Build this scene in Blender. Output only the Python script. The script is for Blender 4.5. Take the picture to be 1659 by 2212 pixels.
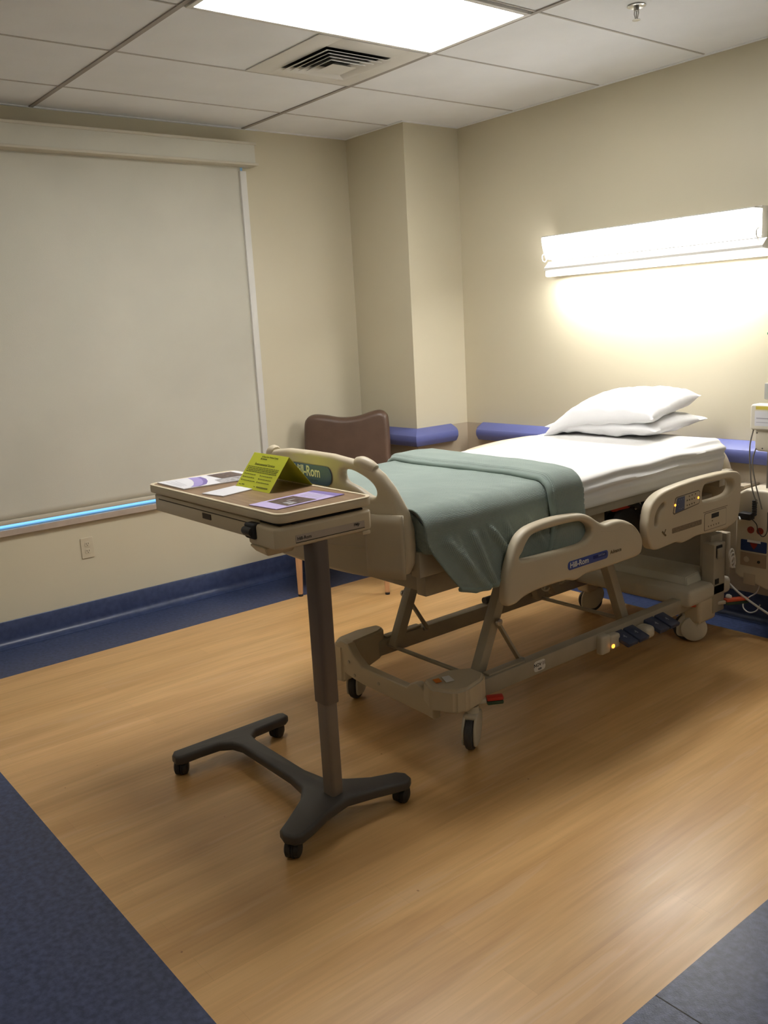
import bpy, bmesh, math, random
from mathutils import Vector, Matrix, noise
random.seed(4)
for o in list(bpy.data.objects): bpy.data.objects.remove(o)
S = bpy.context.scene
C = S.collection
PI = math.pi
V = Vector

# ------------------------------------------------------------------ camera, world, lights
CAM = (4.80125, -4.12018, 1.57066)
YAW, PITCH, ROLL, FPX = -0.898504, -0.208327, -0.055555, 1923.7
H = 2.728
def make_camera():
    fw = V((math.sin(YAW)*math.cos(PITCH), math.cos(YAW)*math.cos(PITCH), math.sin(PITCH)))
    r0 = V((math.cos(YAW), -math.sin(YAW), 0)); u0 = r0.cross(fw)
    r = r0*math.cos(ROLL) + u0*math.sin(ROLL); u = -r0*math.sin(ROLL) + u0*math.cos(ROLL)
    cd = bpy.data.cameras.new('camera'); cam = bpy.data.objects.new('camera', cd); C.objects.link(cam)
    M = Matrix((r, u, -fw)).transposed().to_4x4(); M.translation = V(CAM)
    cam.matrix_world = M
    cd.sensor_fit = 'VERTICAL'; cd.sensor_height = 24.0; cd.lens = FPX*24.0/2212
    cd.clip_start = 0.05
    S.camera = cam
make_camera()
S.view_settings.view_transform = 'Standard'
try: S.view_settings.look = 'None'
except Exception: pass
S.view_settings.gamma = 1.0
S.view_settings.use_curve_mapping = False
S.view_settings.exposure = 0.0
PANEL_EMIT = 22.0      # recessed ceiling troffer over the bed
FILL_LEFT_EMIT = 2.4      # unseen ceiling panel, added as fill for the left side of the room
FILL_RIGHT_EMIT = 3.8      # second unseen panel at right, added to brighten the front floor
LENS_EMIT = 10.0        # wall light, front lens
READ_EMIT = 90.0       # wall light, downward reading lamp
w = bpy.data.worlds.new('world'); S.world = w; w.use_nodes = True
bg = w.node_tree.nodes['Background']; bg.inputs[0].default_value = (0.20, 0.52, 1.0, 1); bg.inputs[1].default_value = 2.2

# ------------------------------------------------------------------ materials
MATS = {}
def mat(name, col, rough=0.5, metal=0.0, var=0.06, vscale=6.0, bump=0.0, bscale=200.0, emit=None, spec=0.5, col2=None, vmap=None, coat=0.0, sub=0.0):
    m = bpy.data.materials.new(name); m.use_nodes = True
    nt = m.node_tree; N = nt.nodes; L = nt.links
    b = N['Principled BSDF']
    b.inputs['Roughness'].default_value = rough; b.inputs['Metallic'].default_value = metal
    b.inputs['Specular IOR Level'].default_value = spec
    b.inputs['Coat Weight'].default_value = coat
    tc = N.new('ShaderNodeTexCoord'); mp = N.new('ShaderNodeMapping')
    L.new(tc.outputs['Object'], mp.inputs[0])
    if vmap: mp.inputs['Scale'].default_value = vmap
    nz = N.new('ShaderNodeTexNoise'); nz.inputs['Scale'].default_value = vscale; nz.inputs['Detail'].default_value = 5
    L.new(mp.outputs[0], nz.inputs[0])
    cr = N.new('ShaderNodeValToRGB')
    c2 = col2 or tuple(min(1, c*(1+var)) for c in col)
    c1 = col if col2 else tuple(c*(1-var) for c in col)
    cr.color_ramp.elements[0].position = 0.35; cr.color_ramp.elements[0].color = (*c1, 1)
    cr.color_ramp.elements[1].position = 0.65; cr.color_ramp.elements[1].color = (*c2, 1)
    L.new(nz.outputs[0], cr.inputs[0]); L.new(cr.outputs[0], b.inputs['Base Color'])
    if bump:
        n2 = N.new('ShaderNodeTexNoise'); n2.inputs['Scale'].default_value = bscale; n2.inputs['Detail'].default_value = 3
        L.new(tc.outputs['Object'], n2.inputs[0])
        bp = N.new('ShaderNodeBump'); bp.inputs['Strength'].default_value = bump; bp.inputs['Distance'].default_value = 0.002
        L.new(n2.outputs[0], bp.inputs['Height']); L.new(bp.outputs[0], b.inputs['Normal'])
    if emit:
        b.inputs['Emission Color'].default_value = (*emit[0], 1); b.inputs['Emission Strength'].default_value = emit[1]
    MATS[name] = m
    return m
wall_m = mat('painted_wall', (0.66, 0.605, 0.455), 0.42, var=0.02, vscale=1.2, bump=0.12, bscale=180)
taupe_m = mat('wall_guard_sheet', (0.47, 0.40, 0.30), 0.5, var=0.03, bump=0.1, bscale=300)
ceil_m = mat('ceiling_tile', (0.88, 0.90, 0.92), 0.85, var=0.025, vscale=3, bump=0.25, bscale=260)
grid_m = mat('ceiling_grid_metal', (0.50, 0.46, 0.41), 0.5, var=0.03)
gridline_m = mat('ceiling_grid_joint', (0.36, 0.33, 0.30), 0.6)
crossline_m = mat('ceiling_cross_tee', (0.52, 0.50, 0.47), 0.6)
white_metal = mat('white_enamel', (0.78, 0.77, 0.73), 0.35, var=0.02)
dark_m = mat('dark_cavity', (0.02, 0.02, 0.022), 0.7)
black_rub = mat('black_rubber', (0.018, 0.018, 0.020), 0.5)
grey_rub = mat('grey_rubber_tread', (0.055, 0.055, 0.058), 0.55)
bed_m = mat('bed_plastic', (0.58, 0.505, 0.37), 0.42, var=0.03, vscale=4, bump=0.1, bscale=600)
bedmetal_m = mat('bed_painted_steel', (0.40, 0.36, 0.28), 0.4, var=0.05, vscale=9)
bedpale_m = mat('pale_plastic', (0.60, 0.56, 0.46), 0.4, var=0.03)
cover_m = mat('grey_beige_cover', (0.33, 0.285, 0.215), 0.5, var=0.04)
table_m = mat('table_plastic', (0.66, 0.56, 0.39), 0.4, var=0.03)
edge_m = mat('table_edge_band', (0.74, 0.64, 0.46), 0.35, var=0.02)
wood_top = mat('walnut_laminate', (0.22, 0.135, 0.075), 0.32, col2=(0.32, 0.21, 0.125), vscale=9, vmap=(1.0, 14, 6), bump=0.03)
col_m = mat('brown_column_metal', (0.15, 0.12, 0.105), 0.42, var=0.05)
col2_m = mat('light_column_metal', (0.22, 0.18, 0.15), 0.4, var=0.05)
base_m = mat('charcoal_base', (0.060, 0.056, 0.054), 0.45, var=0.08, bump=0.15, bscale=500)
vinyl_m = mat('brown_vinyl', (0.110, 0.066, 0.045), 0.36, var=0.08, vscale=12, bump=0.25, bscale=260)
legwood_m = mat('maple_leg', (0.62, 0.36, 0.19), 0.4, var=0.1, vscale=6, vmap=(8, 8, 1))
rail_m = mat('blue_bumper_vinyl', (0.115, 0.135, 0.36), 0.38, var=0.04, bump=0.15, bscale=500)
sheet_m = mat('white_sheet', (0.80, 0.79, 0.77), 0.85, var=0.015, bump=0.15, bscale=500)
pillow_m = mat('white_pillowcase', (0.82, 0.82, 0.83), 0.85, var=0.01, bump=0.12, bscale=500)
steel_m = mat('brushed_steel', (0.45, 0.44, 0.42), 0.3, metal=0.9)
zinc_m = mat('bright_steel', (0.75, 0.74, 0.70), 0.25, metal=0.9)
red_m = mat('red_plastic', (0.52, 0.035, 0.020), 0.45)
redo_m = mat('orange_red_plastic', (0.60, 0.085, 0.03), 0.45)
green_m = mat('green_plastic', (0.035, 0.075, 0.040), 0.5)
pedal_m = mat('blue_pedal', (0.045, 0.060, 0.120), 0.45)
label_blue = mat('label_blue', (0.045, 0.075, 0.30), 0.4, var=0.03)
label_blue2 = mat('label_steel_blue', (0.055, 0.115, 0.27), 0.4, var=0.03)
label_white = mat('label_white', (0.78, 0.78, 0.76), 0.5, var=0.02)
label_ink = mat('label_ink', (0.03, 0.028, 0.028), 0.6)
label_grey = mat('label_grey', (0.47, 0.40, 0.33), 0.45)
orange_m = mat('orange_print', (0.75, 0.22, 0.03), 0.5)
led_m = mat('amber_indicator', (0.9, 0.35, 0.05), 0.4, emit=((1.0, 0.34, 0.04), 3.0))
card_m = mat('chartreuse_card', (0.62, 0.66, 0.045), 0.6, var=0.015)
cardink_m = mat('card_ink', (0.14, 0.15, 0.02), 0.7)
paper_m = mat('white_paper', (0.72, 0.72, 0.76), 0.6, var=0.01)
lilac_m = mat('lilac_paper', (0.52, 0.44, 0.74), 0.55, var=0.02)
violet_m = mat('violet_print', (0.20, 0.15, 0.42), 0.5)
photo_m = mat('dark_photo_print', (0.045, 0.028, 0.028), 0.4, col2=(0.17, 0.11, 0.10), vscale=60)
photo2_m = mat('grey_photo_print', (0.20, 0.19, 0.20), 0.4, col2=(0.55, 0.53, 0.55), vscale=70)
shade_m = mat('shade_fabric', (0.64, 0.625, 0.54), 0.8, var=0.04, vscale=1.6, bump=0.35, bscale=420)
shadeband_m = mat('shade_band', (0.60, 0.56, 0.46), 0.55, var=0.02)
sill_m = mat('sill_laminate', (0.47, 0.39, 0.32), 0.5, var=0.08, vscale=14)
ivory_m = mat('ivory_plastic', (0.64, 0.57, 0.42), 0.35)
cord_m = mat('white_cord', (0.62, 0.60, 0.56), 0.5)
greycord_m = mat('grey_cord', (0.20, 0.185, 0.16), 0.5)
panel_emit = mat('troffer_lens', (0.9, 0.9, 0.9), 0.6, var=0.0, emit=((1.0, 0.97, 0.93), PANEL_EMIT))
fill_left_emit = mat('fill_lens_left', (0.9, 0.9, 0.9), 0.6, var=0.0, emit=((1.0, 0.93, 0.82), FILL_LEFT_EMIT))
fill_right_emit = mat('fill_lens_right', (0.9, 0.9, 0.9), 0.6, var=0.0, emit=((1.0, 0.95, 0.88), FILL_RIGHT_EMIT))
lens_emit = mat('wall_light_lens', (0.9, 0.9, 0.9), 0.5, var=0.0, emit=((1.0, 0.98, 0.96), LENS_EMIT))
trough_emit = mat('trough_lens', (0.9, 0.9, 0.9), 0.5, var=0.0, emit=((1.0, 0.98, 0.95), 1.1))
read_emit = mat('reading_lamp_lens', (0.9, 0.9, 0.9), 0.5, var=0.0, emit=((1.0, 0.975, 0.93), READ_EMIT))

def wood_floor_mat():
    m = bpy.data.materials.new('maple_vinyl_floor'); m.use_nodes = True
    nt = m.node_tree; N = nt.nodes; L = nt.links; b = N['Principled BSDF']
    tc = N.new('ShaderNodeTexCoord')
    def nz(scale, mp, det=5, dist=0.0):
        mm = N.new('ShaderNodeMapping'); mm.inputs['Scale'].default_value = mp; L.new(tc.outputs['Object'], mm.inputs[0])
        n = N.new('ShaderNodeTexNoise'); n.inputs['Scale'].default_value = scale; n.inputs['Detail'].default_value = det
        n.inputs['Distortion'].default_value = dist; L.new(mm.outputs[0], n.inputs[0]); return n
    def ramp(a, pa, ca, pb, cb):
        r = N.new('ShaderNodeValToRGB'); r.color_ramp.elements[0].position = pa; r.color_ramp.elements[0].color = ca
        r.color_ramp.elements[1].position = pb; r.color_ramp.elements[1].color = cb; L.new(a, r.inputs[0]); return r
    def mix(kind, fac, a, bb):
        x = N.new('ShaderNodeMix'); x.data_type = 'RGBA'; x.blend_type = kind
        if isinstance(fac, float): x.inputs[0].default_value = fac
        else: L.new(fac, x.inputs[0])
        for s_, v in ((x.inputs[6], a), (x.inputs[7], bb)):
            if isinstance(v, tuple): s_.default_value = v
            else: L.new(v, s_)
        return x.outputs[2]
    n1 = nz(1.0, (9, 0.9, 1), 6, 0.6); n2 = nz(1.0, (70, 3.0, 1), 4); n3 = nz(1.0, (22, 1.6, 1), 3, 1.2)
    c1 = ramp(n1.outputs[0], 0.36, (0.57, 0.335, 0.132, 1), 0.66, (0.70, 0.44, 0.19, 1))
    c2 = ramp(n2.outputs[0], 0.35, (0.91, 0.895, 0.87, 1), 0.62, (1.05, 1.04, 1.03, 1))
    base = mix('MULTIPLY', 0.75, c1.outputs[0], c2.outputs[0])
    c3 = ramp(n3.outputs[0], 0.60, (0, 0, 0, 1), 0.67, (1, 1, 1, 1))
    sc = N.new('ShaderNodeMath'); sc.operation = 'MULTIPLY'; L.new(c3.outputs[0], sc.inputs[0]); sc.inputs[1].default_value = 0.30
    base = mix('MIX', sc.outputs[0], base, (0.69, 0.47, 0.27, 1))
    # faint board joints: boards about 9 cm wide running toward the head wall
    br = N.new('ShaderNodeTexBrick'); mp = N.new('ShaderNodeMapping'); mp.inputs['Rotation'].default_value = (0, 0, PI/2)
    L.new(tc.outputs['Object'], mp.inputs[0]); L.new(mp.outputs[0], br.inputs[0])
    br.inputs['Scale'].default_value = 1.0; br.inputs['Brick Width'].default_value = 1.1; br.inputs['Row Height'].default_value = 0.115
    br.inputs['Mortar Size'].default_value = 0.0008; br.inputs['Color1'].default_value = (0.93, 0.92, 0.90, 1); br.inputs['Color2'].default_value = (1.04, 1.03, 1.02, 1)
    br.inputs['Mortar'].default_value = (0.88, 0.85, 0.8, 1)
    base = mix('MULTIPLY', 0.7, base, br.outputs[0])
    # small dark scuffs
    vz = nz(34.0, (1, 1, 1), 1); c4 = ramp(vz.outputs[0], 0.815, (1, 1, 1, 1), 0.84, (0.55, 0.45, 0.38, 1))
    base = mix('MULTIPLY', 1.0, base, c4.outputs[0])
    L.new(base, b.inputs['Base Color'])
    rr = N.new('ShaderNodeMapRange'); L.new(n3.outputs[0], rr.inputs[0]); rr.inputs[3].default_value = 0.24; rr.inputs[4].default_value = 0.38
    L.new(rr.outputs[0], b.inputs['Roughness'])
    bp = N.new('ShaderNodeBump'); bp.inputs['Strength'].default_value = 0.12; bp.inputs['Distance'].default_value = 0.001
    L.new(n2.outputs[0], bp.inputs['Height']); L.new(bp.outputs[0], b.inputs['Normal'])
    b.inputs['Specular IOR Level'].default_value = 0.6
    return m
def blue_floor_mat():
    m = mat('blue_vinyl_floor', (0.022, 0.034, 0.086), 0.32, col2=(0.054, 0.074, 0.165), vscale=52, bump=0.2, bscale=260)
    return m
floor_wood = wood_floor_mat(); floor_blue = blue_floor_mat()
cove_m = mat('blue_cove_vinyl', (0.028, 0.044, 0.110), 0.34, col2=(0.045, 0.066, 0.150), vscale=30)

def blanket_mat():
    m = bpy.data.materials.new('sage_thermal_blanket'); m.use_nodes = True
    nt = m.node_tree; N = nt.nodes; L = nt.links; b = N['Principled BSDF']
    uv = N.new('ShaderNodeUVMap')
    def wave(d, sc):
        w_ = N.new('ShaderNodeTexWave'); w_.bands_direction = d; w_.inputs['Scale'].default_value = sc; w_.inputs['Distortion'].default_value = 0.6
        L.new(uv.outputs[0], w_.inputs[0]); return w_
    wa, wb = wave('X', 52), wave('Y', 52)
    mu = N.new('ShaderNodeMath'); mu.operation = 'MULTIPLY'; L.new(wa.outputs['Fac'], mu.inputs[0]); L.new(wb.outputs['Fac'], mu.inputs[1])
    r = N.new('ShaderNodeValToRGB'); r.color_ramp.elements[0].color = (0.25, 0.315, 0.285, 1); r.color_ramp.elements[1].color = (0.38, 0.45, 0.42, 1)
    L.new(mu.outputs[0], r.inputs[0])
    tc = N.new('ShaderNodeTexCoord'); n = N.new('ShaderNodeTexNoise'); n.inputs['Scale'].default_value = 5; n.inputs['Detail'].default_value = 6
    L.new(tc.outputs['Object'], n.inputs[0])
    r2 = N.new('ShaderNodeValToRGB'); r2.color_ramp.elements[0].position = .3; r2.color_ramp.elements[0].color = (0.9, 0.9, 0.9, 1); r2.color_ramp.elements[1].position = .7; r2.color_ramp.elements[1].color = (1.05, 1.05, 1.04, 1)
    L.new(n.outputs[0], r2.inputs[0])
    x = N.new('ShaderNodeMix'); x.data_type = 'RGBA'; x.blend_type = 'MULTIPLY'; x.inputs[0].default_value = 1
    L.new(r.outputs[0], x.inputs[6]); L.new(r2.outputs[0], x.inputs[7]); L.new(x.outputs[2], b.inputs['Base Color'])
    bp = N.new('ShaderNodeBump'); bp.inputs['Strength'].default_value = 0.6; bp.inputs['Distance'].default_value = 0.003
    L.new(mu.outputs[0], bp.inputs['Height']); L.new(bp.outputs[0], b.inputs['Normal'])
    b.inputs['Roughness'].default_value = 0.95; b.inputs['Sheen Weight'].default_value = 0.15; b.inputs['Specular IOR Level'].default_value = 0.2
    return m
blanket_m = blanket_mat()
glass_m = bpy.data.materials.new('window_glass'); glass_m.use_nodes = True
glass_m.node_tree.nodes['Principled BSDF'].inputs['Transmission Weight'].default_value = 1.0
glass_m.node_tree.nodes['Principled BSDF'].inputs['Roughness'].default_value = 0.0
glass_m.node_tree.nodes['Principled BSDF'].inputs['IOR'].default_value = 1.45

# ------------------------------------------------------------------ geometry helpers
def link(name, me, m, parent=None, smooth=None):
    if m is not None:
        for x in (m if isinstance(m, (list, tuple)) else [m]): me.materials.append(x)
    o = bpy.data.objects.new(name, me); C.objects.link(o)
    if smooth is not None:
        for p in me.polygons: p.use_smooth = True
        try: me.set_sharp_from_angle(angle=math.radians(smooth))
        except Exception: pass
    if parent is not None:
        o.parent = parent
        o.matrix_parent_inverse = world_of(parent).inverted()
    return o
def world_of(o):
    M = o.matrix_basis.copy()
    if o.parent: return world_of(o.parent) @ o.matrix_parent_inverse @ M
    return M
def obj(name, bm, m, parent=None, smooth=35):
    bmesh.ops.recalc_face_normals(bm, faces=bm.faces[:])
    me = bpy.data.meshes.new(name); bm.to_mesh(me); bm.free()
    return link(name, me, m, parent, smooth)
def tag(o, label=None, cat=None, group=None, kind=None):
    if label: o['label'] = label
    if cat: o['category'] = cat
    if group: o['group'] = group
    if kind: o['kind'] = kind
    return o
def thing(name, label, cat, loc=(0, 0, 0), group=None):
    o = bpy.data.objects.new(name, None); C.objects.link(o); o.location = loc; o.empty_display_size = 0.1
    return tag(o, label, cat, group)
def box(bm, lo, hi, bev=0.0, seg=2, mi=0, M=None):
    t = bmesh.new()
    bmesh.ops.create_cube(t, size=1)
    lo, hi = V(lo), V(hi)
    for v in t.verts: v.co = V([lo[i] + (v.co[i]+.5)*(hi[i]-lo[i]) for i in range(3)])
    if bev: bmesh.ops.bevel(t, geom=t.edges[:], offset=bev, segments=seg, profile=0.5, affect='EDGES')
    merge(bm, t, mi, M)
def merge(bm, t, mi=0, M=None):
    if M is not None: bmesh.ops.transform(t, matrix=M, verts=t.verts[:])
    for f in t.faces: f.material_index = mi
    me = bpy.data.meshes.new('tmp'); t.to_mesh(me); t.free()
    n = len(bm.faces); bm.from_mesh(me); bm.faces.ensure_lookup_table()
    for f in bm.faces[n:]: f.material_index = mi
    bpy.data.meshes.remove(me)
def bar(bm, a, b, w, h, bev=0.0, up=(0, 0, 1), mi=0):
    a, b = V(a), V(b); d = b-a; L_ = d.length; z = d.normalized(); x = V(up).cross(z)
    if x.length < 1e-4: x = V((1, 0, 0))
    x.normalize(); y = z.cross(x)
    M = Matrix((x, y, z)).transposed().to_4x4(); M.translation = a
    box(bm, (-w/2, -h/2, 0), (w/2, h/2, L_), bev, mi=mi, M=M)
def catmull(P, n=6, closed=False):
    P = [V(p) for p in P]; out = []
    m = len(P)
    for i in range(m if closed else m-1):
        if closed: p0, p1, p2, p3 = P[i-1], P[i], P[(i+1) % m], P[(i+2) % m]
        else: p0, p1, p2, p3 = P[max(i-1, 0)], P[i], P[i+1], P[min(i+2, m-1)]
        for k in range(n):
            t = k/n
            out.append(0.5*((2*p1)+(-p0+p2)*t+(2*p0-5*p1+4*p2-p3)*t*t+(-p0+3*p1-3*p2+p3)*t**3))
    if not closed: out.append(P[-1])
    return out
def tube(bm, pts, r, seg=10, mi=0, cap=True):
    pts = [V(p) for p in pts]; rs = r if isinstance(r, (list, tuple)) else [r]*len(pts)
    rings = []; prev = None
    for i, p in enumerate(pts):
        t = (pts[min(i+1, len(pts)-1)]-pts[max(i-1, 0)]).normalized()
        if prev is None:
            ref = V((0, 0, 1)) if abs(t.z) < .9 else V((1, 0, 0)); n = ref.cross(t).normalized()
        else:
            n = prev - t*prev.dot(t); n.normalize()
        prev = n; b = t.cross(n)
        rings.append([bm.verts.new(p+(n*math.cos(2*PI*k/seg)+b*math.sin(2*PI*k/seg))*rs[i]) for k in range(seg)])
    for a, c in zip(rings, rings[1:]):
        for k in range(seg):
            f = bm.faces.new((a[k], a[(k+1) % seg], c[(k+1) % seg], c[k])); f.material_index = mi
    if cap:
        for rg in (rings[0][::-1], rings[-1]):
            f = bm.faces.new(rg); f.material_index = mi
def cyl(bm, a, b, r, seg=20, mi=0, r2=None):
    tube(bm, [a, b], [r, r if r2 is None else r2], seg, mi)
def lathe(bm, prof, o=(0, 0, 0), axis='Z', seg=28, mi=0):
    rings = []
    o = V(o)
    for r, h in prof:
        ring = []
        for k in range(seg):
            a = 2*PI*k/seg; x, y = r*math.cos(a), r*math.sin(a)
            p = {'Z': V((x, y, h)), 'X': V((h, x, y)), 'Y': V((x, h, y))}[axis]
            ring.append(bm.verts.new(o+p))
        rings.append(ring)
    for a, c in zip(rings, rings[1:]):
        for k in range(seg):
            f = bm.faces.new((a[k], a[(k+1) % seg], c[(k+1) % seg], c[k])); f.material_index = mi
    for rg in (rings[0], rings[-1]):
        try:
            f = bm.faces.new(rg); f.material_index = mi
        except Exception: pass
def plate(outer, holes=(), depth=0.03, bev=0.008, M=None, smooth_n=0, cuts=None, bres=3):
    """2-D outline (x,y) extruded along z into a rounded plate with holes; returns a bmesh."""
    cu = bpy.data.curves.new('plate', 'CURVE'); cu.dimensions = '2D'; cu.fill_mode = 'BOTH'
    for pts in [outer]+list(holes):
        if smooth_n and len(pts) < 30: pts = [tuple(p)[:2] for p in catmull([(a, b, 0) for a, b in pts], smooth_n, True)]
        sp = cu.splines.new('POLY'); sp.points.add(len(pts)-1); sp.use_cyclic_u = True
        for i, (a, b) in enumerate(pts): sp.points[i].co = (a, b, 0, 1)
    cu.extrude = max(0.0, depth/2-bev); cu.bevel_depth = bev; cu.bevel_resolution = bres; cu.offset = -bev
    o = bpy.data.objects.new('plate', cu); C.objects.link(o)
    dg = bpy.context.evaluated_depsgraph_get(); dg.update()
    me = bpy.data.meshes.new_from_object(o.evaluated_get(dg))
    bm = bmesh.new(); bm.from_mesh(me)
    bpy.data.objects.remove(o); bpy.data.curves.remove(cu); bpy.data.meshes.remove(me)
    bmesh.ops.remove_doubles(bm, verts=bm.verts[:], dist=1e-5)
    for f in bm.faces: f.material_index = 0
    if cuts:
        for c in cuts:
            bmesh.ops.bisect_plane(bm, geom=bm.verts[:]+bm.edges[:]+bm.faces[:], plane_co=(c, 0, 0), plane_no=(1, 0, 0))
    if M is not None: bmesh.ops.transform(bm, matrix=M, verts=bm.verts[:])
    return bm
def basis(o, x, y, z):
    M = Matrix((V(x).normalized(), V(y).normalized(), V(z).normalized())).transposed().to_4x4(); M.translation = V(o); return M
def text_bm(s, size, M, ext=0.0004, sx=1.0, align='CENTER', off=0.0):
    cu = bpy.data.curves.new('txt', 'FONT'); cu.body = s; cu.size = size; cu.extrude = ext; cu.align_x = align; cu.align_y = 'CENTER'; cu.offset = off
    cu.resolution_u = 3
    o = bpy.data.objects.new('txt', cu); C.objects.link(o)
    dg = bpy.context.evaluated_depsgraph_get(); dg.update()
    me = bpy.data.meshes.new_from_object(o.evaluated_get(dg))
    bm = bmesh.new(); bm.from_mesh(me)
    bpy.data.objects.remove(o); bpy.data.curves.remove(cu); bpy.data.meshes.remove(me)
    for f in bm.faces: f.material_index = 0
    bmesh.ops.transform(bm, matrix=M @ Matrix.Diagonal((sx, 1, 1, 1)), verts=bm.verts[:])
    return bm
def rrect(x0, y0, x1, y1, r, n=5):
    out = []
    for cx, cy, a0 in ((x1-r, y1-r, 0), (x0+r, y1-r, PI/2), (x0+r, y0+r, PI), (x1-r, y0+r, 1.5*PI)):
        for k in range(n+1):
            a = a0+PI/2*k/n; out.append((cx+r*math.cos(a), cy+r*math.sin(a)))
    return out
def sweep(bm, path, prof, mi=0, ends=None):
    """profile (outward, z) swept along horizontal path [(x,y)]; outward = right-hand side of travel; mitred."""
    P = [V((a, b, 0)) for a, b in path]; n = len(P); rings = []
    for i, p in enumerate(P):
        d1 = (P[i]-P[i-1]).normalized() if i else None; d2 = (P[i+1]-P[i]).normalized() if i < n-1 else None
        if d1 is None: d1 = d2
        if d2 is None: d2 = d1
        n1 = V((d1.y, -d1.x, 0)); n2 = V((d2.y, -d2.x, 0)); m = (n1+n2); m = m/ (m.dot(n1)) if m.length > 1e-6 else n1
        k = 1.0 if not ends else ends[i]
        zc = sum(z for _, z in prof)/len(prof)
        rings.append([bm.verts.new(p+m*(o_*k)+V((0, 0, z if k == 1.0 else zc+(z-zc)*(0.40+0.60*k)))) for o_, z in prof])
    s = len(prof)
    for a, c in zip(rings, rings[1:]):
        for k in range(s):
            f = bm.faces.new((a[k], a[(k+1) % s], c[(k+1) % s], c[k])); f.material_index = mi
    for rg in (rings[0], rings[-1]):
        f = bm.faces.new(rg); f.material_index = mi
def grid_mesh(bm, fn, nu, nv, mi=0, uvfn=None, thick=None):
    vs = [[bm.verts.new(fn(i/nu, j/nv)) for j in range(nv+1)] for i in range(nu+1)]
    uvl = bm.loops.layers.uv.verify()
    for i in range(nu):
        for j in range(nv):
            f = bm.faces.new((vs[i][j], vs[i+1][j], vs[i+1][j+1], vs[i][j+1])); f.material_index = mi
            for lp, (a, b) in zip(f.loops, ((i, j), (i+1, j), (i+1, j+1), (i, j+1))):
                lp[uvl].uv = uvfn(a/nu, b/nv) if uvfn else (a/nu, b/nv)
    return vs
def fbm(x, y, z=0.0, sc=1.0): return noise.fractal(V((x*sc, y*sc, z*sc)), 1.0, 2.0, 3)
def sstep(a, b, x):
    t = min(1, max(0, (x-a)/(b-a))); return t*t*(3-2*t)
def lerp_tab(tab, x):
    if x <= tab[0][0]: return tab[0][1]
    for (a, va), (b, vb) in zip(tab, tab[1:]):
        if x <= b: t = (x-a)/(b-a); return va+(vb-va)*t
    return tab[-1][1]

# ------------------------------------------------------------------ room shell
XR, YN = 6.2, -5.6           # far extents of the room behind the camera
WX, HYB = 0.46, -0.21        # edges of the wood field
FR, FN = 3.75, -3.364
CX, CY = 0.5626, -0.443      # boxed corner column
def build_floor():
    bm = bmesh.new()
    def poly(pts, mi):
        f = bm.faces.new([bm.verts.new((a, b, 0)) for a, b in pts]); f.material_index = mi
    poly([(WX, FN), (FR, FN), (FR, HYB), (0.655, HYB), (0.655, -0.56), (WX, -0.56)], 0)
    poly([(0, YN), (XR, YN), (XR, FN), (0, FN)], 1)
    poly([(0, FN), (WX, FN), (WX, -0.56), (0.655, -0.56), (0.655, HYB), (0.655, 0), (0, 0)], 1)
    poly([(0.655, HYB), (FR, HYB), (FR, 0), (0.655, 0)], 1)
    poly([(FR, FN), (XR, FN), (XR, -2.5545), (FR, -2.5545)], 1)
    poly([(FR, -2.5545), (XR, -2.5545), (XR, -2.5505), (FR, -2.5505)], 2)
    poly([(FR, -2.5505), (XR, -2.5505), (XR, 0), (FR, 0)], 1)
    bmesh.ops.remove_doubles(bm, verts=bm.verts[:], dist=1e-5)
    o = obj('floor', bm, [floor_wood, floor_blue, dark_m], None, None); tag(o, kind='structure')
build_floor()
def slab(name, lo, hi, m):
    bm = bmesh.new(); box(bm, lo, hi); return tag(obj(name, bm, m, None, None), kind='structure')
T = 0.14
WIN = (-3.75, -1.222, 0.605, 2.56)     # y0,y1,z0,z1 of the window opening
bm = bmesh.new()
box(bm, (-T, YN, 0), (0, WIN[0], H)); box(bm, (-T, WIN[1], 0), (0, 0.0, H))
box(bm, (-T, WIN[0], 0), (0, WIN[1], WIN[2])); box(bm, (-T, WIN[0], WIN[3]), (0, WIN[1], H))
tag(obj('wall_left', bm, wall_m, None, None), kind='structure')
slab('wall_head', (-T, 0, 0), (XR+T, T, H), wall_m)
slab('wall_right', (XR, YN, 0), (XR+T, 0, H), wall_m)
slab('wall_front', (-T, YN-T, 0), (XR+T, YN, H), wall_m)
slab('wall_corner', (0, CY, 0), (CX, 0, H), wall_m)
# taupe wall guard sheet below the bumper rails
bm = bmesh.new()
box(bm, (0.0, CY-0.003, 0.13), (CX+0.003, CY, 0.905)); box(bm, (CX, CY, 0.13), (CX+0.003, 0, 0.905)); box(bm, (CX+.003, -0.003, 0.13), (XR, 0, 0.905))
tag(obj('trim_1', bm, taupe_m, None, None), kind='structure')
# ceiling and its grid
gx0, gy0, st = 0.4407, -1.2066, 0.6096
bm = bmesh.new(); box(bm, (-T, YN-T, H), (XR+T, T, H+0.05))
ceil_o = tag(obj('ceiling', bm, ceil_m, None, None), kind='structure')
bm = bmesh.new()
xs_ = [gx0+st*k for k in range(-0, 10)]; ys_ = [gy0-2*st*k for k in range(0, 4)]
g = 0.012
box(bm, (0, CY-0.02, H-0.004), (CX+0.02, CY, H+.001)); box(bm, (CX, CY, H-0.004), (CX+0.02, 0, H+.001))
box(bm, (CX+.02, -0.02, H-0.004), (XR, 0, H+.001)); box(bm, (0, YN, H-0.004), (0.02, CY-.02, H+.001))
obj('wall_angle', bm, ceil_m, ceil_o, None)
for y in ys_:
    bm = bmesh.new(); box(bm, (0.02, y-0.0105, H-0.005), (XR, y+0.0105, H+0.001)); obj('main_tee', bm, gridline_m, ceil_o, None)
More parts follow.
